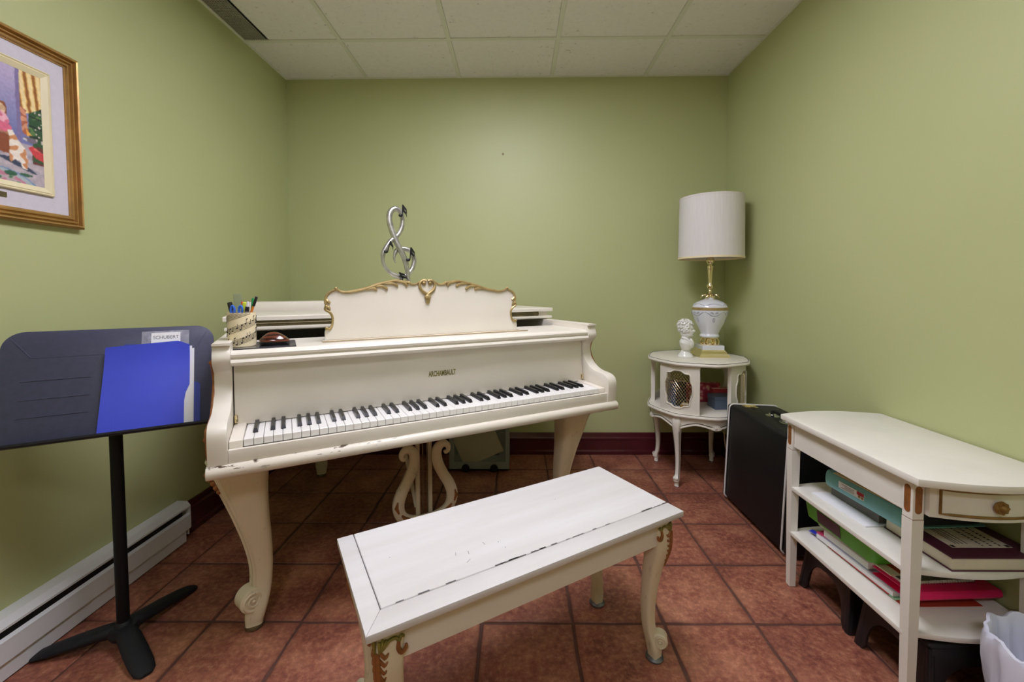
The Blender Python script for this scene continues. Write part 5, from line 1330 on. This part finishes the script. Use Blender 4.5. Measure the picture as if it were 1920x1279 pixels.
# ------------------------------------------------------------------ things on the console shelves
def shelf_things():
    zu, zl = 0.385, 0.215
    def slab(nm, label, cat, m, x0, x1, y0, y1, z0, h, rz=0.0, bev=0.0008, group=None):
        cx, cy = (x0 + x1) / 2, (y0 + y1) / 2; mb = MB(); mb.box(x0 - cx, x1 - cx, y0 - cy, y1 - cy, 0, h, bev, 1)
        o = tag(mb.build(nm, m), label, cat, group); o.location = (cx, cy, z0); o.rotation_euler = (0, 0, rz); return o
    # upper shelf, bottom to top
    g1 = 'papers on the upper console shelf'
    slab('loose_papers', 'bundle of white loose papers at the front of the upper console shelf', 'papers', 'paper', 1.062, 1.25, 1.300, 1.520, zu, 0.005, 0.06)
    o = slab('grey_board', 'grey board book lying under the teal binder', 'book', 'greyboard', 1.118, 1.355, 1.312, 1.505, zu + 0.0055, 0.036, 0.03)
    # teal binder: spine to the front
    t = thing('ring_binder', 'teal ring binder lying flat with its spine forward on the upper console shelf', 'binder', (1.092, 1.350, zu + 0.042), 0.06)
    mb = MB(); pr = []; Hh = 0.056
    for k in range(9):
        a = PI / 2 + PI * k / 8; pr.append((0.010 + 0.010 * math.cos(a), Hh / 2 + Hh / 2 * math.sin(a)))
    inn = [(x + 0.003, Hh / 2 + (z - Hh / 2) * 0.88) for x, z in reversed(pr)]
    mb.prism([(0.26, Hh), *pr, (0.26, 0), (0.26, 0.003), *inn, (0.26, Hh - 0.003)], -0.138, 0.138, 'xz'); mb.build('cover', 'teal', t)
    mb = MB(); mb.box(0.02, 0.25, -0.13, 0.13, 0.004, Hh - 0.006); mb.build('pages', 'darkbook', t)
    mb = MB(); mb.box(-0.0012, 0.0004, -0.018, 0.080, 0.021, 0.043); lb = mb.build('spine_label', 'paper', t, label='white label on the spine')
    mb = MB(); mb.box(-0.0016, -0.0011, -0.018, 0.008, 0.032, 0.043); mb.build('red_patch', 'redcard', lb)
    mb = MB(); mb.box(-0.0016, -0.0011, -0.006, 0.003, 0.024, 0.032); mb.box(-0.0016, -0.0011, -0.017, -0.008, 0.023, 0.031); mb.build('picture_patch', 'ochre', lb)
    mb = MB(); rnd = random.Random(1)
    for r in range(4): mb.box(-0.0016, -0.0011, 0.018, 0.072 - rnd.uniform(0, 0.02), 0.025 + r * 0.004, 0.0262 + r * 0.004)
    mb.build('print_lines', 'greyink', lb)
    slab('yellow_folder', 'thin yellow edged folder lying on top of the teal binder', 'folder', 'flower', 1.10, 1.33, 1.20, 1.47, zu + 0.0985, 0.0022, 0.09)
    # big plum book
    t = thing('large_book', 'large plum hardback book with a white title panel on the upper console shelf', 'book', (1.125, 1.090, zu), 0.0)
    w_, d_, h_ = 0.245, 0.205, 0.037
    mb = MB(); mb.box(0, w_, 0, d_, 0, 0.003, 0.0008, 1); mb.build('back_cover', 'plum', t)
    mb = MB(); mb.box(0, w_, 0, d_, h_ - 0.003, h_, 0.0008, 1); fc = mb.build('front_cover', 'plum', t)
    mb = MB(); mb.box(0.004, w_, 0.004, d_ - 0.004, 0.003, h_ - 0.003); mb.build('pages', 'pages', t)
    mb = MB(); mb.box(0.045, 0.205, 0.044, 0.160, h_, h_ + 0.0005); lb = mb.build('title_panel', 'pages', fc, label='white printed title panel')
    mb = MB(); rnd = random.Random(6)
    zt = h_ + 0.0005
    def marks(x0, x1, y, hgt, wmin, wmax):
        x = y0 = y
        yy = 0.052
        while yy < 0.152:
            l = rnd.uniform(wmin, wmax); mb.box(x0 + rnd.uniform(0, 0.002), x1, yy, min(0.153, yy + l), zt, zt + 0.0002); yy += l + rnd.uniform(0.002, 0.005)
    marks(0.176, 0.183, 0, 0, 0.003, 0.007); marks(0.152, 0.160, 0, 0, 0.003, 0.005); marks(0.130, 0.137, 0, 0, 0.003, 0.006)
    for x in (0.100, 0.088, 0.078, 0.070): mb.box(x, x + 0.0025, 0.060, 0.145, zt, zt + 0.0002)
    mb.box(0.047, 0.057, 0.046, 0.056, zt, zt + 0.0002); mb.box(0.192, 0.203, 0.046, 0.056, zt, zt + 0.0002)
    mb.build('print', 'ink', lb)
    # lower shelf stack, bottom to top
    z = zl
    def lay(nm, label, cat, m, x0, x1, y0, y1, h, rz):
        nonlocal z
        o = slab(nm, label, cat, m, x0, x1, y0, y1, z, h, rz, 0.0004); z += h + 0.0002; return o
    lay('rust_folder', 'rust red folder at the bottom of the pile on the lower console shelf', 'folder', 'rust', 1.092, 1.32, 1.190, 1.42, 0.0022, 0.02)
    lay('green_folder', 'pale green folder above the rust red one in the lower pile', 'folder', 'mint', 1.088, 1.31, 1.215, 1.48, 0.0022, 0.03)
    lay('red_folder', 'thin crimson folder in the lower pile, its long edge showing', 'folder', 'redcard', 1.085, 1.31, 1.235, 1.47, 0.002, 0.03)
    lay('paper_stack', 'thick stack of white papers in the pile on the lower console shelf', 'papers', 'paper', 1.086, 1.31, 1.225, 1.525, 0.013, 0.04)
    lay('lilac_sheets', 'pale lilac sheets lying on the white paper stack', 'papers', 'lilac', 1.094, 1.32, 1.215, 1.50, 0.003, 0.05)
    # pink folder with its rounded spine to the near end
    mb = MB(); pr = [(0.0, 0.008), (0.0015, 0.018), (0.008, 0.0235), (0.24, 0.0235), (0.24, 0.0215), (0.01, 0.0215), (0.01, 0.002), (0.24, 0.002), (0.24, 0.0), (0.006, 0.0)]
    pr = [(min(a, 0.125), b) for a, b in pr]; mb.prism(pr, 0, 0.27, 'yz', bev=0.0004); o = tag(mb.build('pink_folder', 'pink'), 'hot pink folder with its rounded spine toward the near end of the lower console shelf', 'folder')
    o.location = (1.104, 1.175, z); o.rotation_euler = (0, 0, 0.05); zp = z + 0.0005
    slab('grey_pad', 'grey pad inside the hot pink folder', 'papers', 'greyboard', 1.125, 1.35, 1.195, 1.295, zp + 0.0022, 0.0180, 0.05)
    slab('booklet_pile', 'pile of white and grey booklets in the middle of the lower console shelf', 'booklets', 'paper', 1.092, 1.31, 1.318, 1.500, z + 0.0020, 0.0215, 0.04)
    slab('pink_sheet', 'bright pink sheet sticking out at the far end of the lower pile', 'papers', 'hotpink', 1.090, 1.22, 1.44, 1.54, z, 0.0015, 0.25)
    slab('blue_tab', 'small bright blue divider tab at the far corner of the lower pile', 'tab', 'bluetab', 1.078, 1.10, 1.520, 1.555, zl + 0.012, 0.0012, 0.35)
    z2 = z + 0.0242
    # spiral notebook
    t = thing('spiral_notebook', 'spiral bound notebook lying on the hot pink folder', 'notebook', (1.115, 1.215, z2), 0.06)
    mb = MB(); mb.box(0, 0.22, 0, 0.27, 0, 0.008, 0.0008, 1); mb.build('pages', 'paper', t)
    mb = MB(); mb.box(0, 0.22, 0, 0.27, 0.0081, 0.009); mb.build('cover', 'greyboard', t)
    mb = MB()
    for k in range(26):
        x = 0.008 + k * 0.0082; mb.tube([(x, 0.006 * math.cos(a) - 0.001, 0.0045 + 0.0058 * math.sin(a)) for a in [2 * PI * i / 10 for i in range(10)]], 0.0008, 5, closed=True)
    mb.build('spiral_binding', 'chrome', t)
    # punched cover sheet with red print
    t = thing('punched_brochure', 'white brochure with red print and punched holes on top of the lower pile', 'brochure', (1.098, 1.235, z2 + 0.0105), 0.07)
    mb = MB(); mb.box(0, 0.215, 0, 0.275, 0, 0.004, 0.0006, 1); mb.build('sheets', 'pages', t)
    for pg in ([(0.03, 0.0), (0.09, 0.0), (0.06, 0.07), (0.03, 0.05)], [(0.04, 0.11), (0.10, 0.10), (0.10, 0.14), (0.04, 0.15)], [(0.04, 0.20), (0.11, 0.19), (0.11, 0.24), (0.04, 0.25)]):
        mb = MB(); mb.prism(pg, 0.004, 0.0043, 'xy'); mb.build('red_print', 'rust', t)
    mb = MB()
    for y in (0.05, 0.085, 0.12, 0.19): mb.lathe([(0, 0.004), (0.003, 0.004), (0.003, 0.0042), (0, 0.0042)], 10, (0.012, y, 0))
    mb.build('punched_holes', 'ink', t)
    # navy pouch and a green tray above
    mb = MB(); mb.lathe([(0, 0), (0.042, 0), (0.048, 0.01), (0.050, 0.05), (0.046, 0.085), (0.030, 0.098), (0, 0.10)], 24, (0, 0, 0), sx=1.0, sy=0.75)
    for v in mb.bm.verts: v.co.z *= 0.60
    o = tag(mb.build('navy_pouch', 'navy'), 'dark navy pouch at the far end of the lower console shelf', 'pouch'); o.location = (1.215, 1.566, zl); o.rotation_euler = (0, 0, 0.4)
    z3 = z2 + 0.0105 + 0.0048
    t = thing('green_tray', 'bright green plastic tray on top of the pile under the upper console shelf', 'tray', (1.068, 1.268, z3), 0.015)
    mb = MB(); W, Lh, H = 0.23, 0.310, 0.078
    def rr(i, z, r=0.02):
        pts = []
        for cx, cy, a0 in ((W - i - r, Lh - i - r, 0), (i + r, Lh - i - r, PI / 2), (i + r, i + r, PI), (W - i - r, i + r, 3 * PI / 2)):
            for k in range(5): q = a0 + PI / 2 * k / 4; pts.append((cx + r * math.cos(q), cy + r * math.sin(q), z))
        return pts
    mb.loft([rr(0.014, 0), rr(0.010, 0.003), rr(0.0, H), rr(0.003, H), rr(0.013, 0.005)], True, True); mb.build('shell', 'green', t)
    mb = MB(); mb.loft([[(-0.0005 + 0.010 * (1 - z / H), y, z) for y, z in ((0.13, 0.010), (0.235, 0.010), (0.235, 0.052), (0.13, 0.052))], [(-0.0012 + 0.010 * (1 - z / H), y, z) for y, z in ((0.13, 0.010), (0.235, 0.010), (0.235, 0.052), (0.13, 0.052))]], True, True); mb.build('picture_sticker', 'plum', t, label='dark picture sticker')
shelf_things()

# ------------------------------------------------------------------ step stools under the console
def stools():
    def stool(label, y0, y1):
        x0, x1, H = 1.066, 1.345, 0.180
        t = thing('step_stool', label, 'stool', ((x0 + x1) / 2, (y0 + y1) / 2, 0), 0, None)
        hx, hy = (x1 - x0) / 2, (y1 - y0) / 2
        mb = MB(); mb.box(-hx + 0.02, hx - 0.02, -hy + 0.020, hy - 0.020, H - 0.022, H, 0.008, 3)
        for k in range(5): mb.box(-hx + 0.05 + k * 0.04, -hx + 0.06 + k * 0.04, -hy + 0.04, hy - 0.04, H, H + 0.002, 0.0008, 1)
        mb.build('top', 'stool', t)
        def arch(half, z1):
            # legs taper outwards toward the floor, round arch between
            leg = 0.052; top = half - 0.018
            pts = [(-half, 0), (-half + leg * .55, 0)]
            ia = half - leg * .75; zt = z1 - 0.045
            pts += [(-ia * math.cos(a) ** .7 if math.cos(a) > 0 else 0, 0.02 + (zt - 0.02) * math.sin(a)) for a in [PI / 2 * k / 8 for k in range(9)]]
            pts += [(ia * max(0, math.cos(a)) ** .7, 0.02 + (zt - 0.02) * math.sin(a)) for a in [PI / 2 * (8 - k) / 8 for k in range(1, 9)]]
            pts += [(half - leg * .55, 0), (half, 0), (top, z1), (-top, z1)]
            return pts
        lean = 0.018
        for s in (-1, 1):
            mb = MB(); vs = mb.prism(arch(hy, H - 0.012), -0.004, 0.004, 'yz', bev=0.001)
            for v in vs: v.co.x += s * (hx - 0.006 - lean * v.co.z / H)
            mb.build('side_panel', 'stool', t)
            mb = MB(); vs = mb.prism(arch(hx, H - 0.012), -0.004, 0.004, 'xz', bev=0.001)
            for v in vs: v.co.y += s * (hy - 0.006 - lean * v.co.z / H)
            mb.build('end_panel', 'stool', t)
        for sx in (-1, 1):
            for sy in (-1, 1):
                mb = MB(); mb.lathe([(0, 0), (0.014, 0), (0.016, 0.004), (0.015, 0.03), (0.012, H - 0.03), (0, H - 0.03)], 12, (sx * (hx - 0.013), sy * (hy - 0.013), 0))
                for v in mb.bm.verts: v.co.x -= sx * lean * v.co.z / H; v.co.y -= sy * lean * v.co.z / H
                lg = mb.build('leg', 'stool', t)
    stool('black plastic step stool under the far half of the console table', 1.345, 1.592)
    stool('black plastic step stool under the near half of the console table', 1.082, 1.325)
stools()

# ------------------------------------------------------------------ bin with plastic liner
def bin_():
    c = Vector((1.236, 0.952, 0)); t = thing('waste_bin', 'waste bin lined with a crumpled white plastic bag at the lower right', 'bin', c)
    mb = MB(); mb.lathe([(0, 0), (0.088, 0), (0.090, 0.004), (0.111, 0.280), (0.108, 0.280), (0.087, 0.006), (0, 0.006)], 36); mb.build('tub', 'p_white', t)
    mb = MB(); n = 72
    prof = [(0.098, 0.085), (0.1035, 0.12), (0.110, 0.17), (0.116, 0.22), (0.119, 0.26), (0.120, 0.282), (0.117, 0.292), (0.111, 0.294), (0.1045, 0.285), (0.098, 0.24), (0.090, 0.17), (0.078, 0.10), (0.05, 0.06), (0.01, 0.05)]
    rings = []
    for j, (r, z) in enumerate(prof):
        row = []
        for k in range(n):
            a = 2 * PI * k / n
            w_ = noise.noise(Vector((math.cos(a) * 4.2, math.sin(a) * 4.2, z * 9))) + 0.5 * noise.noise(Vector((math.cos(a) * 10, math.sin(a) * 10, z * 18 + 4)))
            sh = z * 9 if j < 6 else z * 4; w_ = (0.55 - abs(noise.noise(Vector((math.cos(a + z) * 4.5, math.sin(a + z) * 4.5, sh)))) * 2.2) + 0.5 * (0.4 - abs(noise.noise(Vector((math.cos(a) * 9, math.sin(a) * 9, sh * 2 + 3)))) * 2); amp = 0.011 if j < 4 else (0.006 if j < 9 else 0.012)
            zz = z + (0.016 * noise.noise(Vector((math.cos(a) * 2.6, math.sin(a) * 2.6, 9))) if 4 <= j <= 8 else 0) + (0.025 * noise.noise(Vector((math.cos(a) * 3, math.sin(a) * 3, 2))) if j == 0 else 0)
            rr = max(0.004, r + amp * w_ + (0.002 if j < 5 else 0))
            if j < 6: rr = max(rr, 0.090 + 0.021 * zz / 0.28 + 0.0025)
            row.append((rr * math.cos(a), rr * math.sin(a), zz))
        rings.append(row)
    mb.loft(rings, True, True); mb.build('bin_liner', 'bag', t, ang=50)
bin_()

# ------------------------------------------------------------------ frosted tub under the piano
def tub():
    x0, x1, y0, y1, H = -0.418, -0.050, 2.578, 2.835, 0.30
    t = thing('storage_tub', 'frosted plastic storage tub with black wheels under the piano by the back wall', 'storage box', ((x0 + x1) / 2, (y0 + y1) / 2, 0))
    hx, hy = (x1 - x0) / 2, (y1 - y0) / 2
    mb = MB(); q = 0.003
    for b in ((-hx, hx, hy - q, hy, 0.012, H), (-hx, -hx + q, -hy + q, hy - q, 0.012, H), (hx - q, hx, -hy + q, hy - q, 0.012, H), (-hx, hx, -hy, hy, 0.012, 0.016)): mb.box(*b)
    mb.build('shell', 'frost', t)
    # open front with a frame so that the contents show
    mb = MB(); mb.box(-hx, hx, -hy, -hy + q, 0.012, 0.060); mb.box(hx - 0.022, hx, -hy, -hy + q, 0.060, H); mb.box(-hx, -hx + 0.03, -hy, -hy + q, 0.060, H); mb.box(-hx, hx, -hy, -hy + q, H - 0.02, H)
    mb.build('front_frame', 'frost', t)
    mb = MB(); mb.box(-hx + 0.03, hx - 0.022, -hy + 0.0004, -hy + 0.0016, 0.06, H - 0.02); mb.build('clear_front', 'frostfront', t)
    for s in (-0.45, 0.50):
        for y, nm in ((-hy - 0.006, 0), (hy - 0.03, 1)):
            mb = MB(); vs = mb.lathe([(0, -0.008), (0.021, -0.008), (0.024, -0.004), (0.024, 0.004), (0.021, 0.008), (0, 0.008)], 20); mb.xf(vs, Matrix.Translation((s * hx, y, 0.024)) @ Matrix.Rotation(PI / 2, 4, 'X')); mb.build('wheel', 'black', t)
    mb = MB(); vs = mb.box(-0.135, 0.125, -0.010, 0.010, 0, 0.20, 0.001, 1); o = tag(mb.build('paper_bundle', 'kraft'), 'beige bundle of papers leaning askew inside the frosted tub', 'papers')
    o.location = (t.location.x + 0.035, y0 + 0.030, 0.062); o.rotation_euler = (0, math.radians(-24), 0)
    bpy.context.view_layer.update()
    low = min((o.matrix_world @ v.co).z for v in o.data.vertices); o.location.z += 0.0165 - low
tub()
